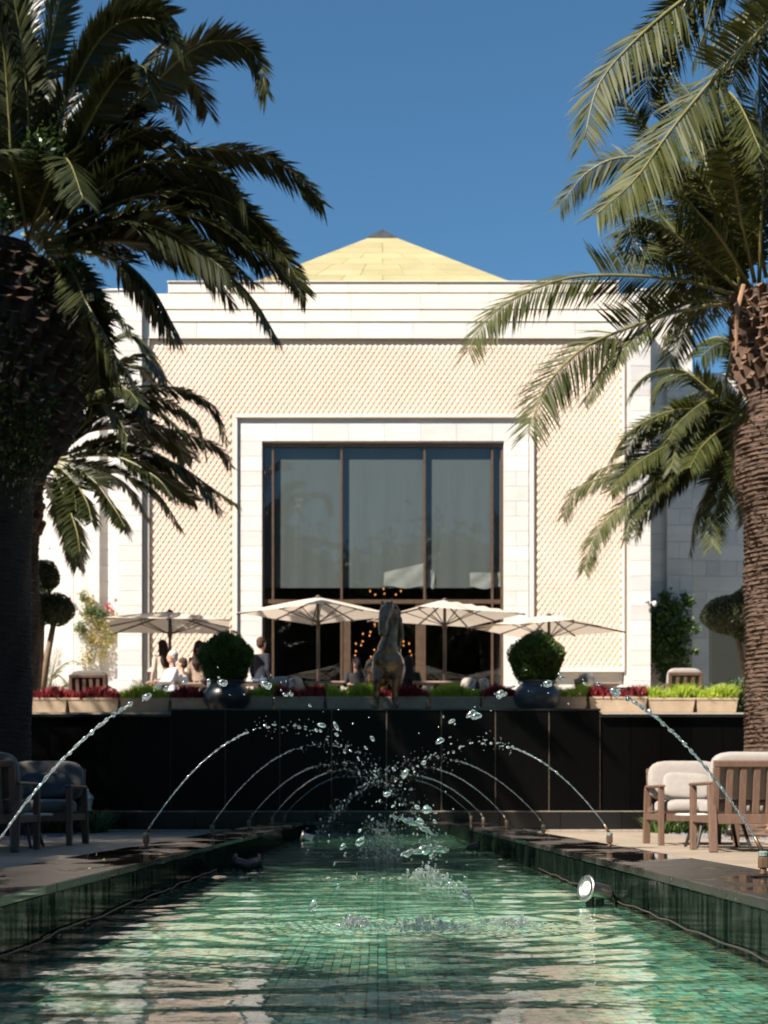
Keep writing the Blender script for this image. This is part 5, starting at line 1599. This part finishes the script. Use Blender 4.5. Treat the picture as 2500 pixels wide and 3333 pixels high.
ttable(845, 27.0, 'wooden table beside the man in the navy jumper')
ttable(600, 27.2, 'wooden table where the white haired guest sits')
ttable(1420, 26.9, 'wooden table right of the bronze horse', .9)
ttable(1945, 27.2, 'wooden table behind the tall red plants on the right', .8)
armchair('terrace_armchair', (tx(343, 26.8), 26.0, TZ - .1), math.pi, .72, 'slatted wooden bench chair behind the dark red planter on the left', 'armchair', 'cushion_shaded', nslat=4, group='wooden armchairs on the terrace')
armchair('terrace_armchair', (tx(2170, 26.8), 26.0, TZ - .06), math.pi, .66, 'wooden armchair seen from behind in front of the right pilaster', 'armchair', 'cushion', nslat=3, group='wooden armchairs on the terrace')
armchair('terrace_armchair', (tx(2020, 26.8), 26.4, TZ - .06), math.pi * .55, .66, 'wooden armchair turned sideways below the rightmost parasol', 'armchair', 'cushion', nslat=3, group='wooden armchairs on the terrace')
# lounger on the right
o = empty('lounger', (tx(2290, 26.6), 26.6, TZ)); tag(o, 'wooden lounger with pale sloping mattress near the right palm trunk', 'lounger')
b = MB(); b.box(-.35, .42, -.3, .3, .26, .32, .006); b.box(-.33, -.28, -.28, -.23, 0, .259); b.box(.3, .35, -.28, -.23, 0, .259); b.box(-.33, -.28, .23, .28, 0, .259); b.box(.3, .35, .23, .28, 0, .259); b.build('frame', M['teak'], o)
b = MB()
prof = [(-.36, .33), (-.36, .42), (-.1, .44), (.1, .52), (.2, .66), (.30, .70), (.36, .66), (.33, .5), (.3, .33)]
vs = [(x, -.28, z) for x, z in prof] + [(x, .28, z) for x, z in prof]; n = len(prof)
b.add(vs, [tuple(range(n))[::-1][::-1], tuple(range(n, 2 * n))[::-1]] + [(k, (k + 1) % n, n + (k + 1) % n, n + k) for k in range(n)][::1]); b.build('mattress', M['cushion'], o)
# folded dark cushion heap at left
o = empty('covered_seat', (tx(180, 26.2), 26.2, TZ)); tag(o, 'rounded seat under a dark grey cover behind the leftmost planter', 'seat')
b = MB(); b.ball((0, 0, .28), (.42, .35, .34), 16, 10); b.build('cover', M['cushion_blue'], o, True)
b = MB(); b.box(-.4, .4, -.3, .3, .0, .2, .01); b.build('frame', M['teak'], o)

# =================================================================== REMESHED FIGURES
def remesh(b, name, m, parent, voxel, smooth=4):
    me = bpy.data.meshes.new('tmp'); me.from_pydata(b.v, [], b.f); me.update()
    t = bpy.data.objects.new('tmp', me); col.objects.link(t)
    md = t.modifiers.new('r', 'REMESH'); md.mode = 'VOXEL'; md.voxel_size = voxel; md.use_smooth_shade = True
    sm = t.modifiers.new('s', 'SMOOTH'); sm.factor = .5; sm.iterations = smooth
    dg = bpy.context.evaluated_depsgraph_get(); dg.update()
    res = bpy.data.meshes.new_from_object(t.evaluated_get(dg))
    bpy.data.objects.remove(t)
    res.name = name; res.materials.clear(); res.materials.append(m)
    res.polygons.foreach_set('use_smooth', [True] * len(res.polygons))
    return link(name, res, parent)

# ---- bronze horse
HY = 24.05; hs0 = wz(2309)
def H(px, py, dy=0): # local coords from the photograph at the statue's distance
    q = P(px, py, HY); return Vector((q.x - hx0, dy, q.z - hs0))
hx0 = P(1258, 0, HY).x
horse = empty('horse_statue', (hx0, HY, hs0))
horse.scale = (1.02, 1.05, 1)
tag(horse, 'bronze horse statue standing on the black wall facing the pool, head turned left', 'statue')
b = MB()
# barrel, chest, croup
b.ball(H(1264, 2162, .02), (.27, .26, .27), 16, 12)
b.ball(H(1266, 2160, .35), (.25, .40, .25), 16, 12)
b.ball(H(1268, 2150, .80), (.24, .34, .27), 16, 12)
b.ball(H(1238, 2150, -.10), (.13, .13, .17), 12, 10)
b.ball(H(1286, 2158, -.10), (.13, .13, .17), 12, 10)
# neck
b.tube([H(1262, 2150, .05), H(1262, 2110, -.02), H(1274, 2060, .0), H(1284, 2015, .04), H(1282, 1982, .03)], [.23, .20, .14, .11, .09], 14, sx=.85)
b.tube([H(1284, 2130, .10), H(1292, 2060, .08), H(1294, 2010, .09), H(1284, 1975, .05)], [.11, .08, .07, .05], 12)
# head turned a little to the left and hanging
b.tube([H(1266, 1972, -.04), H(1256, 1994, -.15), H(1249, 2022, -.24), H(1245, 2052, -.31), H(1246, 2074, -.33)], [.092, .112, .092, .072, .062], 14)
b.ball(H(1262, 2012, -.10), (.09, .10, .10)); b.ball(H(1246, 2070, -.335), (.068, .06, .055))
for s_ in (-1, 1): b.ball(H(1246 + s_ * 8, 2068, -.39), (.014, .012, .014))
for (ex, s) in ((1246, -1), (1276, 1)):
    b.tube([H(ex, 1978, -.01), H(ex - 1, 1964, -.03), H(ex - 2, 1952, -.02)], [.035, .032, .006], 8)
b.ball(H(1238, 2000, -.21), (.030, .026, .022)); b.ball(H(1272, 2002, -.19), (.028, .026, .022))
# standing forelegs
b.tube([H(1240, 2160, -.04), H(1232, 2190, -.10), H(1230, 2215, -.16), H(1228, 2255, -.12), H(1226, 2280, -.10), H(1222, 2298, -.14)], [.15, .115, .082, .058, .052, .064], 12)
b.ball(H(1231, 2208, -.17), (.075, .065, .07)); b.lathe([(.07, 0), (.062, .05), (.045, .085)], 14, c=tuple(H(1221, 2307, -.15)))
b.tube([H(1290, 2165, -.04), H(1288, 2195, -.08), H(1287, 2222, -.10), H(1285, 2262, -.08), H(1284, 2284, -.06), H(1284, 2298, -.10)], [.15, .118, .080, .058, .052, .062], 12)
b.ball(H(1287, 2222, -.11), (.058, .052, .06)); b.lathe([(.07, 0), (.060, .05), (.045, .085)], 14, c=tuple(H(1284, 2307, -.12)))
# hind legs with hocks
for s, px in ((-1, 1246), (1, 1290)):
    b.tube([H(px, 2160, .85), H(px, 2200, .74), H(px, 2232, .95), H(px, 2270, .88), H(px, 2298, .86)], [.17, .12, .06, .045, .055], 12)
    b.lathe([(.07, 0), (.06, .05), (.045, .085)], 14, c=tuple(H(px, 2307, .84)))
remesh(b, 'horse_body', M['bronze_statue'], horse, .014, 2)
b = MB()
rr = random.Random(4)
for k in range(26):   # mane locks down the right side of the neck
    t = k / 25
    p = H(1284 + 12 * math.sin(t * 2.4), 1968 + 120 * t, .05)
    b.tube([p, p + Vector((.05 + rr.uniform(-.02, .02), -.05, -.05)), p + Vector((.06 + rr.uniform(-.03, .03), -.07, -.13))], [.030, .028, .010], 6)
for k in range(6):
    p = H(1262 + k * 2, 1972, -.05); b.tube([p, p + Vector((-.02, -.05, -.05)), p + Vector((-.03, -.06, -.13))], [.02, .02, .006], 6)
remesh(b, 'mane', M['bronze_statue'], horse, .012, 1)
b = MB()
b.tube([H(1264, 2120, 1.1), H(1230, 2118, 1.1), H(1208, 2140, .9), H(1198, 2175, .75), H(1203, 2215, .7), H(1212, 2240, .68)], [.05, .07, .085, .08, .055, .012], 10)
remesh(b, 'tail', M['bronze_statue'], horse, .014, 1)

# ---- people
def person(px, Y, rz, pose, top_m, leg_m, hair_m, hair, label, lean=0.0, floor=TZ, scale=1.0, twist=0):
    o = empty('person', ((px - 1230) * Y / F, Y, floor), rz); tag(o, label, 'person')
    o.scale = (scale,) * 3
    V = Vector
    sit = pose.startswith('sit')
    hz = .50 if sit else .92
    pel = V((0, 0, hz)); ly = -lean
    ch = pel + V((0, ly * .6, .36)); nk = pel + V((0, ly * .95, .54)); hd = pel + V((0, ly * 1.15, .70))
    sk = MB(); tp = MB(); lg = MB(); sh = MB()
    # head with face
    sk.ball(hd + V((0, 0, .03)), (.073, .090, .100), 16, 12)
    sk.ball(hd + V((0, -.022, -.045)), (.055, .062, .062), 14, 10)
    sk.tube([hd + V((0, -.078, .025)), hd + V((0, -.104, -.012)), hd + V((0, -.088, -.022))], [.008, .015, .010], 8)
    sk.ball(hd + V((0, -.078, -.052)), (.026, .016, .010), 8, 6)
    for s in (-1, 1): sk.ball(hd + V((s * .074, .008, .005)), (.014, .022, .032), 8, 6)
    sk.tube([nk + V((0, .012, -.06)), nk + V((0, .005, .03)), hd + V((0, .012, -.02))], [.062, .050, .052], 12)
    # torso clothing
    tp.tube([pel + V((0, 0, -.04)), pel + V((0, ly * .2, .12)), ch + V((0, 0, -.04)), ch + V((0, .0, .09)), nk + V((0, 0, -.035))], [.115, .105, .120, .118, .062], 16, sx=1.38)
    sk.tube([pel, ch, nk + V((0, 0, -.05))], [.09, .09, .07], 12, sx=1.3)
    arms = {}
    for s in (-1, 1):
        shd = ch + V((s * .175, .005, .115))
        if pose in ('stand', 'stand_lean'):
            el = shd + V((s * .045, .04, -.28)); wr = el + V((s * .01, -.10, -.235))
        elif pose == 'stand_table':
            el = shd + V((s * .06, -.10, -.25)); wr = el + V((-s * .02, -.20, -.10))
        elif pose == 'sit_face':
            el = shd + V((s * .03, -.22, -.17)); wr = el + V((-s * .10, -.08, .22))
        else:
            el = shd + V((s * .05, -.12, -.24)); wr = el + V((-s * .06, -.23, .0))
        tp.tube([ch + V((s * .10, 0, .10)), shd, el], [.065, .060, .046], 12)
        tp.tube([el + (shd - el) * .08, el, el + (wr - el) * .88], [.047, .046, .036], 12)
        sk.tube([shd, el, wr], [.045, .036, .026], 10)
        d = (wr - el).normalized(); side = V((s, 0, 0)); 
        fwd = d; nrm = side.cross(fwd).normalized(); sd = fwd.cross(nrm).normalized()
        arms[s] = (wr, fwd, nrm, sd)
        sk.ball(wr + fwd * .045, (.034, .030, .040), 10, 8)
    # legs
    for s in (-1, 1):
        hip = pel + V((s * .09, 0, -.02))
        if sit: kn = V((s * .12, -.42, .48)); an = V((s * .12, -.40, .08))
        else: kn = V((s * .10, -.02, .48)); an = V((s * .10, .03, .08))
        lg.tube([hip + V((0, 0, .05)), hip, kn, kn + (an - kn) * .35, an], [.09, .092, .062, .060, .046], 12)
        sk.tube([hip, kn, an], [.06, .05, .035], 10)
        sh.tube([an + V((0, .05, -.035)), an + V((0, -.02, -.03)), an + V((0, -.16, -.052))], [.036, .045, .026], 10, sx=1.0)
    lg.ball(pel + V((0, 0, -.01)), (.155, .115, .10), 14, 10)
    body = remesh(sk, 'body', M['skin'], o, .014, 2)
    fb = MB()
    for s, (wr, fwd, nrm, sd) in arms.items():
        base = wr + fwd * .075
        for k, (off, L_) in enumerate(((-.026, .062), (-.009, .074), (.009, .069), (.025, .054))):
            p0 = base + sd * off - fwd * .01; p1 = p0 + fwd * L_ * .5; p2 = p1 + (fwd * .8 - nrm * .4) * L_ * .5
            fb.tube([p0, p1, p2], [.0085, .008, .006], 7)
        t0 = wr + fwd * .03 - sd * .03; fb.tube([t0, t0 - sd * .03 + fwd * .02, t0 - sd * .04 + fwd * .05], [.011, .010, .007], 7)
    fb.build('hand_fingers', M['skin'], body, True)
    eb = MB()
    for s in (-1, 1): eb.ball(hd + V((s * .030, -.083, .022)), (.011, .007, .006), 8, 6)
    eb.build('eyes', M['eye_dark'], body, True)
    remesh(tp, 'top', M[top_m], o, .017, 3)
    remesh(lg, 'trousers', M[leg_m], o, .018, 2)
    sh.build('shoes', M['black_cloth'], o, True)
    hb = MB()
    hb.ball(hd + V((0, .024, .056)), (.090, .098, .094), 16, 12)
    hb.ball(hd + V((0, .038, .005)), (.084, .082, .090), 14, 10)
    if hair == 'long':
        hb.tube([hd + V((0, .05, .06)), hd + V((0, .075, -.06)), nk + V((.0, .09, -.05)), ch + V((.0, .14, -.02)), ch + V((0, .13, -.14))], [.075, .085, .085, .075, .03], 12, sx=1.25)
    elif hair == 'frame':
        for s in (-1, 1): hb.tube([hd + V((s * .05, .0, .07)), hd + V((s * .082, -.01, -.02)), nk + V((s * .09, -.02, -.04)), ch + V((s * .09, -.07, .0))], [.035, .034, .036, .018], 8)
        hb.tube([hd + V((0, .05, .04)), nk + V((0, .06, .0)), ch + V((0, .11, .08))], [.075, .08, .04], 12)
    remesh(hb, 'hair', M[hair_m], o, .013, 2)
    return o
person(537, 28.2, rad(205), 'stand_lean', 'top_beige', 'jeans', 'hair_dark', 'long', 'woman in beige top with long dark hair standing by the leftmost parasol pole', lean=.16, scale=.98)
person(560, 27.0, rad(-60), 'sit', 'shirt_white', 'jeans', 'hair_grey', 'short', 'white haired guest in white shirt seated under the leftmost parasol', scale=1.02)
person(592, 27.8, rad(-100), 'sit_face', 'shirt_white', 'black_cloth', 'hair_brown', 'short', 'dark haired guest in white shirt seated with both hands at the face', scale=.98)
person(648, 28.3, rad(160), 'stand', 'top_tan', 'black_cloth', 'hair_dark', 'long', 'woman in tan blouse with long dark hair standing left of the shaded pot', lean=.02, scale=.97)
person(848, 28.6, rad(140), 'stand', 'navy', 'jeans', 'hair_brown', 'short', 'man in navy jumper and jeans standing right of the shaded pot', lean=.03, scale=1.03)
person(1158, 27.0, rad(5), 'sit', 'black_cloth', 'black_cloth', 'hair_dark', 'frame', 'woman in black with long dark hair seated left of the bronze horse', scale=.94)
person(1330, 27.0, rad(170), 'sit', 'black_cloth', 'black_cloth', 'hair_dark', 'long', 'guest in black seated just right of the bronze horse, back turned', lean=.05, scale=.95)

# =================================================================== FOUNTAIN
ordn = ['nearest', 'second', 'third', 'fourth', 'fifth', 'farthest']
def nozzle(s, y, i):
    side = 'left' if s < 0 else 'right'
    o = empty('fountain_nozzle', (s * NX, y, COP)); 
    tag(o, '%s brass fountain nozzle on the %s coping, counted from the camera' % (ordn[i], side), 'nozzle', 'brass nozzles along the pool')
    b = MB(); b.box(-.045, .045, -.03, .03, 0.001, .008, .002); b.build('base_plate', M['dark_metal'], o)
    b = MB(); b.lathe([(.012, .008), (.016, .014), (.011, .02), (.015, .028), (.012, .034)], 14); b.build('fitting', M['brass'], o, True)
    b = MB(); b.lathe([(.019, .034), (.021, .037), (.021, .075), (.019, .078)], 6); b.build('hex_body', M['brass'], o)
    b = MB(); b.lathe([(.017, .078), (.0205, .081), (.0205, .095), (.014, .100)], 12); b.build('nut', M['verdigris'], o)
    b = MB(); b.tube([(-s * .002, 0, .096), (-s * .018, 0, .125), (-s * .034, 0, .155)], [.0095, .008, .0065], 10); b.build('spout', M['brass'], o, True)
ICO = None
def ico():
    t = (1 + 5 ** .5) / 2
    v = [(-1, t, 0), (1, t, 0), (-1, -t, 0), (1, -t, 0), (0, -1, t), (0, 1, t), (0, -1, -t), (0, 1, -t), (t, 0, -1), (t, 0, 1), (-t, 0, -1), (-t, 0, 1)]
    f = [(0, 11, 5), (0, 5, 1), (0, 1, 7), (0, 7, 10), (0, 10, 11), (1, 5, 9), (5, 11, 4), (11, 10, 2), (10, 7, 6), (7, 1, 8), (3, 9, 4), (3, 4, 2), (3, 2, 6), (3, 6, 8), (3, 8, 9), (4, 9, 5), (2, 4, 11), (6, 2, 10), (8, 6, 7), (9, 8, 1)]
    v = [Vector(p).normalized() for p in v]
    cache = {}; nf = []
    def mid(a_, b_):
        k = (min(a_, b_), max(a_, b_))
        if k not in cache: v.append(((v[a_] + v[b_]) / 2).normalized()); cache[k] = len(v) - 1
        return cache[k]
    for (a_, b_, c_) in f:
        x, y, z = mid(a_, b_), mid(b_, c_), mid(c_, a_)
        nf += [(a_, x, z), (b_, y, x), (c_, z, y), (x, y, z)]
    return v, nf
IV, IF = ico()
def drop(b, c, r, rr, stretch=None):
    s = [rr.uniform(.7, 1.35) for _ in range(3)]
    ph = rr.uniform(0, 6)
    d = stretch
    vs = []
    for v in IV:
        q = Vector((v.x * s[0], v.y * s[1], v.z * s[2])) * (1 + .13 * math.sin(v.x * 3 + ph) + .1 * math.sin(v.z * 4 - ph))
        if d is not None: q = q + d * q.dot(d.normalized()) / max(.001, d.length) * (d.length - 0)
        vs.append(c + q * r)
    b.add(vs, IF)
def jet(s, y, i, peak_x, peak_h, brk):
    """parabola from the spout tip over to the far side; breaks into drops at fraction brk"""
    rr = random.Random(i * 7 + (s > 0) * 100 + 3)
    x0 = s * NX - s * .034; z0 = COP + .155
    a_ = (peak_h - z0) / (x0 - peak_x) ** 2
    def pos(x): return Vector((x, y, peak_h - a_ * (x - peak_x) ** 2))
    xe = peak_x - s * math.sqrt((peak_h - WATER) / a_)
    side = 'left' if s < 0 else 'right'
    o = empty('water_jet', (x0, y, z0))
    tag(o, '%s water jet springing from the %s coping, counted from the camera' % (ordn[i], side), 'water jet', 'arching water jets over the pool')
    org = Vector((x0, y, z0))
    b = MB(); n = 170; pts = []; rs = []
    xb = x0 + (xe - x0) * brk
    w1 = 0
    for k in range(n + 1):
        t = k / n; x = x0 + (xb - x0) * t
        w1 += rr.gauss(0, .35)
        r = (.0046 + .002 * t) * (1 if i == 0 else .85)
        r *= 1 + (.22 + .62 * t) * math.sin(k * .62 + w1 * .7) * (.6 + .4 * math.sin(k * .23))
        p = pos(x) - org + Vector((0, rr.gauss(0, .0016), rr.gauss(0, .0012 + .002 * t)))
        pts.append(p); rs.append(max(.0018, r))
    b.tube(pts, rs, 8); b.build('stream', M['drop'], o, True)
    b = MB()
    x = xb; L_ = abs(xe - xb)
    nd = 24 if i == 0 else 42
    for k in range(nd):
        t = (k + rr.uniform(0, 1)) / nd
        xx = xb + (xe - xb) * t * .98
        sp = .010 + .05 * t
        c = pos(xx) - org + Vector((rr.gauss(0, sp * .5), rr.gauss(0, sp * 1.3), rr.gauss(0, sp * .6)))
        r = rr.choice([.005, .007, .009, .011, .012]) * rr.uniform(.8, 1.15) * (1 if i == 0 else .68)
        dd = (pos(xx - s * .01) - pos(xx)).normalized() * rr.uniform(.2, 1.0)
        drop(b, c, r, rr, dd)
        for q in range(rr.choice([0, 1, 2, 3, 5])):
            drop(b, c + Vector((rr.gauss(0, .03 + .04 * t), rr.gauss(0, .05), rr.gauss(0, .03 + .03 * t))), rr.uniform(.0018, .0045), rr)
    ob = b.build('drops', M['drop'], o, True); ob['kind'] = 'stuff'
peaks_l = [(-.62, .925), (-.62, .945), (-.50, .985), (-.50, .915), (-.47, .93), (-.44, .90)]
peaks_r = [(.70, .925), (.68, .835), (.50, .86), (.46, .88), (.42, .86), (.38, .86)]
for i, y in enumerate(JY):
    for s in (-1, 1):
        yy = y if s < 0 else y
        if i == 5: yy = 22.75
        nozzle(s, yy, i)
        px_, ph_ = (peaks_l if s < 0 else peaks_r)[i]
        jet(s, yy, i, px_, ph_, (.27 if i == 0 else .33) if s < 0 else (.29 if i == 0 else .34))
# splash where the jets fall
def splash(x, y, w, h, n, seed, label, crown=0):
    rr = random.Random(seed); o = empty('splash', (x, y, WATER)); 
    b = MB()
    for k in range(n):
        u = rr.gauss(0, w * .5); t = abs(rr.gauss(0, .45))
        drop(b, Vector((u, rr.gauss(0, w * .5), h * t * math.exp(-abs(u) / w))), rr.choice([.0018, .0025, .0035, .005, .008]) * rr.uniform(.7, 1.2), rr, Vector((0, 0, rr.uniform(0, .9))) if rr.random() < .5 else None)
    for k in range(crown):
        t = 2 * math.pi * k / crown; r0 = w * .35
        tilt = rr.uniform(.01, .03); hh = h * rr.uniform(.2, .55)
        p0 = Vector((r0 * math.cos(t), r0 * math.sin(t), -.005)); p1 = p0 * 1.15 + Vector((0, 0, hh * .6)); p2 = p0 * 1.35 + Vector((rr.uniform(-.01, .01), 0, hh))
        b.tube([p0, p1, p2], [.010, .005, .0035], 6); drop(b, p2 + Vector((0, 0, .008)), .006, rr)
    ob = b.build('spray', M['foam'], o, True); ob['kind'] = 'stuff'
    tag(o, label, 'splash', 'splashes where the jets land')
    return o
splash(P(1155, 0, 5.5).x, 5.5, .07, .055, 120, 1, 'white water splash at the left of the nearest splash line', 12)
splash(P(1390, 0, 5.5).x, 5.5, .18, .03, 110, 2, 'low fine splash in the middle of the nearest splash line', 6)
splash(P(1660, 0, 5.55).x, 5.55, .10, .045, 110, 3, 'small white splash at the right of the nearest splash line', 10)
splash(P(1390, 0, 9.1).x, 9.1, .13, .13, 170, 4, 'frothy splash in mid pool where the second jets fall', 16)
splash(P(1450, 0, 7.9).x, 7.9, .20, .06, 70, 41, 'scattered drops between the first and second splash', 0)
splash(P(1240, 0, 12.8).x, 12.8, .24, .30, 260, 5, 'tall spray where the third jets meet over the pool', 0)
splash(P(1250, 0, 16.4).x, 16.4, .25, .45, 220, 6, 'tall spray where the fourth jets meet over the pool', 0)
splash(P(1235, 0, 20.1).x, 20.1, .30, .45, 200, 7, 'misty spray at the far end where the fifth jets meet', 0)
# torn sheets of water in flight
def sheet(pa, pb, Y, wid, seed, label):
    rr = random.Random(seed); A, Bv = P(*pa, Y), P(*pb, Y)
    n = 26; m_ = 6; vs = []
    d = (Bv - A); sidev = Vector((d.z, 0, -d.x)).normalized()
    p1, p2 = rr.uniform(0, 6), rr.uniform(0, 6)
    for i in range(n + 1):
        t = i / n; c = A + d * t + Vector((0, 0, .02 * math.sin(t * 3.1)))
        ww = wid * (math.sin(math.pi * min(1, t * .9 + .05)) ** .7) * (1 + .35 * math.sin(t * 17 + p1))
        for j in range(m_ + 1):
            u = j / m_ - .5
            vs.append(c + sidev * u * ww + Vector((0, .018 * math.sin(t * 21 + j * 1.7 + p2) + rr.gauss(0, .003), .004 * math.sin(t * 33 + j))) - A)
    vs2 = [v + Vector((0, .006, 0)) for v in vs]
    W_ = m_ + 1; K = len(vs)
    f = lambda i, j: i * W_ + j
    fs = [(f(i, j), f(i + 1, j), f(i + 1, j + 1), f(i, j + 1)) for i in range(n) for j in range(m_)]
    fs2 = [tuple(K + q for q in fc[::-1]) for fc in fs]
    rim = [(f(i, 0), f(i, 0) + K, f(i + 1, 0) + K, f(i + 1, 0)) for i in range(n)] + [(f(i, m_), f(i + 1, m_), f(i + 1, m_) + K, f(i, m_) + K) for i in range(n)]
    rim += [(f(0, j), f(0, j + 1), f(0, j + 1) + K, f(0, j) + K) for j in range(m_)] + [(f(n, j), f(n, j) + K, f(n, j + 1) + K, f(n, j + 1)) for j in range(m_)]
    b = MB(); b.add(vs + vs2, fs + fs2 + rim)
    for k in range(30): drop(b, d * rr.random() + Vector((rr.gauss(0, .03), rr.gauss(0, .02), rr.gauss(0, .03))), rr.uniform(.002, .006), rr)
    o = b.build('water_sheet', M['drop'], None, True); o.location = A
    tag(o, label, 'splash')
sheet((1268, 2655), (1420, 2722), 8.6, .030, 1, 'torn green sheet of water flying above the mid pool splash')
sheet((1302, 2785), (1462, 2768), 8.2, .045, 2, 'bright curved crest of splashing water in mid pool')
sheet((1500, 2898), (1545, 2960), 6.6, .035, 3, 'small falling blade of water near the pool centre line')
o = MB(); rr = random.Random(3); drop(o, Vector((0, 0, 0)), .024, rr); o = o.build('water_blob', M['drop'], None, True); o.location = P(1391, 2635, 6.2)
tag(o, 'largest single blob of water hanging over the mid pool', 'water drop')

# pool spotlights
def spot(loc, rz, s, label, m='steel', el=12):
    o = empty('pool_spotlight', loc, rz); o.scale = (s, s, s)
    tag(o, label, 'spotlight', 'spotlights in the pool')
    Mx = Matrix.Translation(Vector((0, 0, .052))) @ Matrix.Rotation(rad(-90 + el), 4, 'Y')
    b = MB(); b.lathe([(.030, -.11), (.034, -.10), (.036, -.03), (.039, 0), (.039, .004)], 24, M=Mx); b.build('lamp_body', M[m], o, True)
    b = MB(); b.lathe([(.040, .004), (.056, .006), (.058, .010), (.056, .016), (.040, .017), (.036, .012)], 32, M=Mx); b.build('bezel', M[m], o, True)
    b = MB(); b.lathe([(.035, .009), (.030, .013), (.001, .015)], 24, M=Mx); b.build('lens', M['lens'], o, True)
    b = MB(); b.lathe([(.018, -.125), (.022, -.111)], 12, M=Mx); b.tube([(.13, 0, .02), (.15, 0, .0), (.14, 0, -.07)], .008, 8); b.build('cable_gland', M['dark_metal'], o)
    for k in range(3):
        t = 2 * math.pi * k / 3 + .5
        b = MB(); b.lathe([(.004, .0), (.004, .004), (.001, .005)], 8, M=Mx @ Matrix.Translation(Vector((.048 * math.cos(t), .048 * math.sin(t), .015)))); b.build('screw', M['dark_metal'], o)
    b = MB(); b.box(-.0, .02, -.02, .02, -.08, .03, .003); b.box(.05, .07, -.02, .02, -.08, .025, .003); b.build('bracket', M['dark_metal'], o)
q = P(1915, 2945, 6.75)
spot((q.x, 6.75, WATER + .015), rad(28), 1.12, 'shiny round steel spotlight leaning in the pool at the right')
q = P(1570, 0, 15.4); spot((1.03, 14.6, WATER), rad(170), 1.0, 'distant steel spotlight by the right pool wall', 'dark_metal')
spot((-.86, 10.3, WATER - .01), rad(188), 1.15, 'dark spotlight at the left pool wall, the nearer of a linked pair', 'dark_metal')
spot((-1.03, 10.3, WATER - .01), rad(-10), 1.15, 'dark spotlight at the left pool wall, the outer of a linked pair', 'dark_metal')
spot((-.98, 18.6, WATER), rad(10), 1.2, 'small bright spotlight far along the left pool wall')
# cables along the pool walls
for s, lab in ((-1, 'thin cable running along the left pool wall at the waterline'), (1, 'thin cable running along the right pool wall at the waterline')):
    rr = random.Random(s + 5); b = MB(); pts = []
    y = 2.4
    while y < 10.2:
        pts.append((s * (PW - .012), y, WATER + .008 + rr.uniform(-.004, .012))); y += .18
    b.tube(catmull(pts, len(pts) * 3), .0035, 6); o = b.build('cable', M['cable'], None, True)
    tag(o, lab, 'cable')
# lantern on the ledge
q = P(283, 2640, 23.3)
o = empty('lantern', (q.x, 23.38, Z0 + .012)); tag(o, 'small white lantern standing on the wall ledge behind the left armchairs', 'lantern')
b = MB(); b.lathe([(.08, 0), (.09, .01), (.085, .025), (.06, .03)], 8); b.build('lantern_base', M['white_plastic'], o)
b = MB(); b.lathe([(.055, .03), (.085, .20)], 6); b.build('glass_body', M['lens'], o)
b = MB(); b.lathe([(.10, .20), (.10, .215), (.06, .27), (.03, .30), (.012, .31), (.018, .33), (.008, .35), (.003, .37)], 8); b.build('lantern_roof', M['white_plastic'], o)
# garden spot at right
q = P(2382, 2745, 17.5)
o = empty('garden_spotlight', (q.x, 17.5, 0)); tag(o, 'small black garden spotlight on a spike behind the right armchair', 'spotlight')
b = MB(); b.tube([(0, 0, .0), (0, 0, .10)], .015, 8); b.build('spike', M['dark_metal'], o)
b = MB(); b.tube([(-.05, -.05, .10), (.04, .03, .16)], [.05, .035], 12); b.build('lamp_head', M['dark_metal'], o, True)
# fallen leaves on the left coping
rr = random.Random(12)
for k in range(9):
    x, y = -rr.uniform(PW + .03, CW - .05), rr.uniform(5.2, 8.2)
    b = MB(); s_ = rr.uniform(.006, .012)
    b.add([(-s_, 0, 0), (0, -s_ * .5, .003), (s_, 0, .006), (0, s_ * .5, .002)], [(0, 1, 2, 3)])
    o = b.build('fallen_leaf', M['yellow_leaf']); o.location = (x, y, COP + .002); o.rotation_euler = (0, 0, rr.uniform(0, 6))
    tag(o, 'tiny yellow fallen leaf lying on the left pool coping', 'leaf', 'fallen leaves on the left coping')
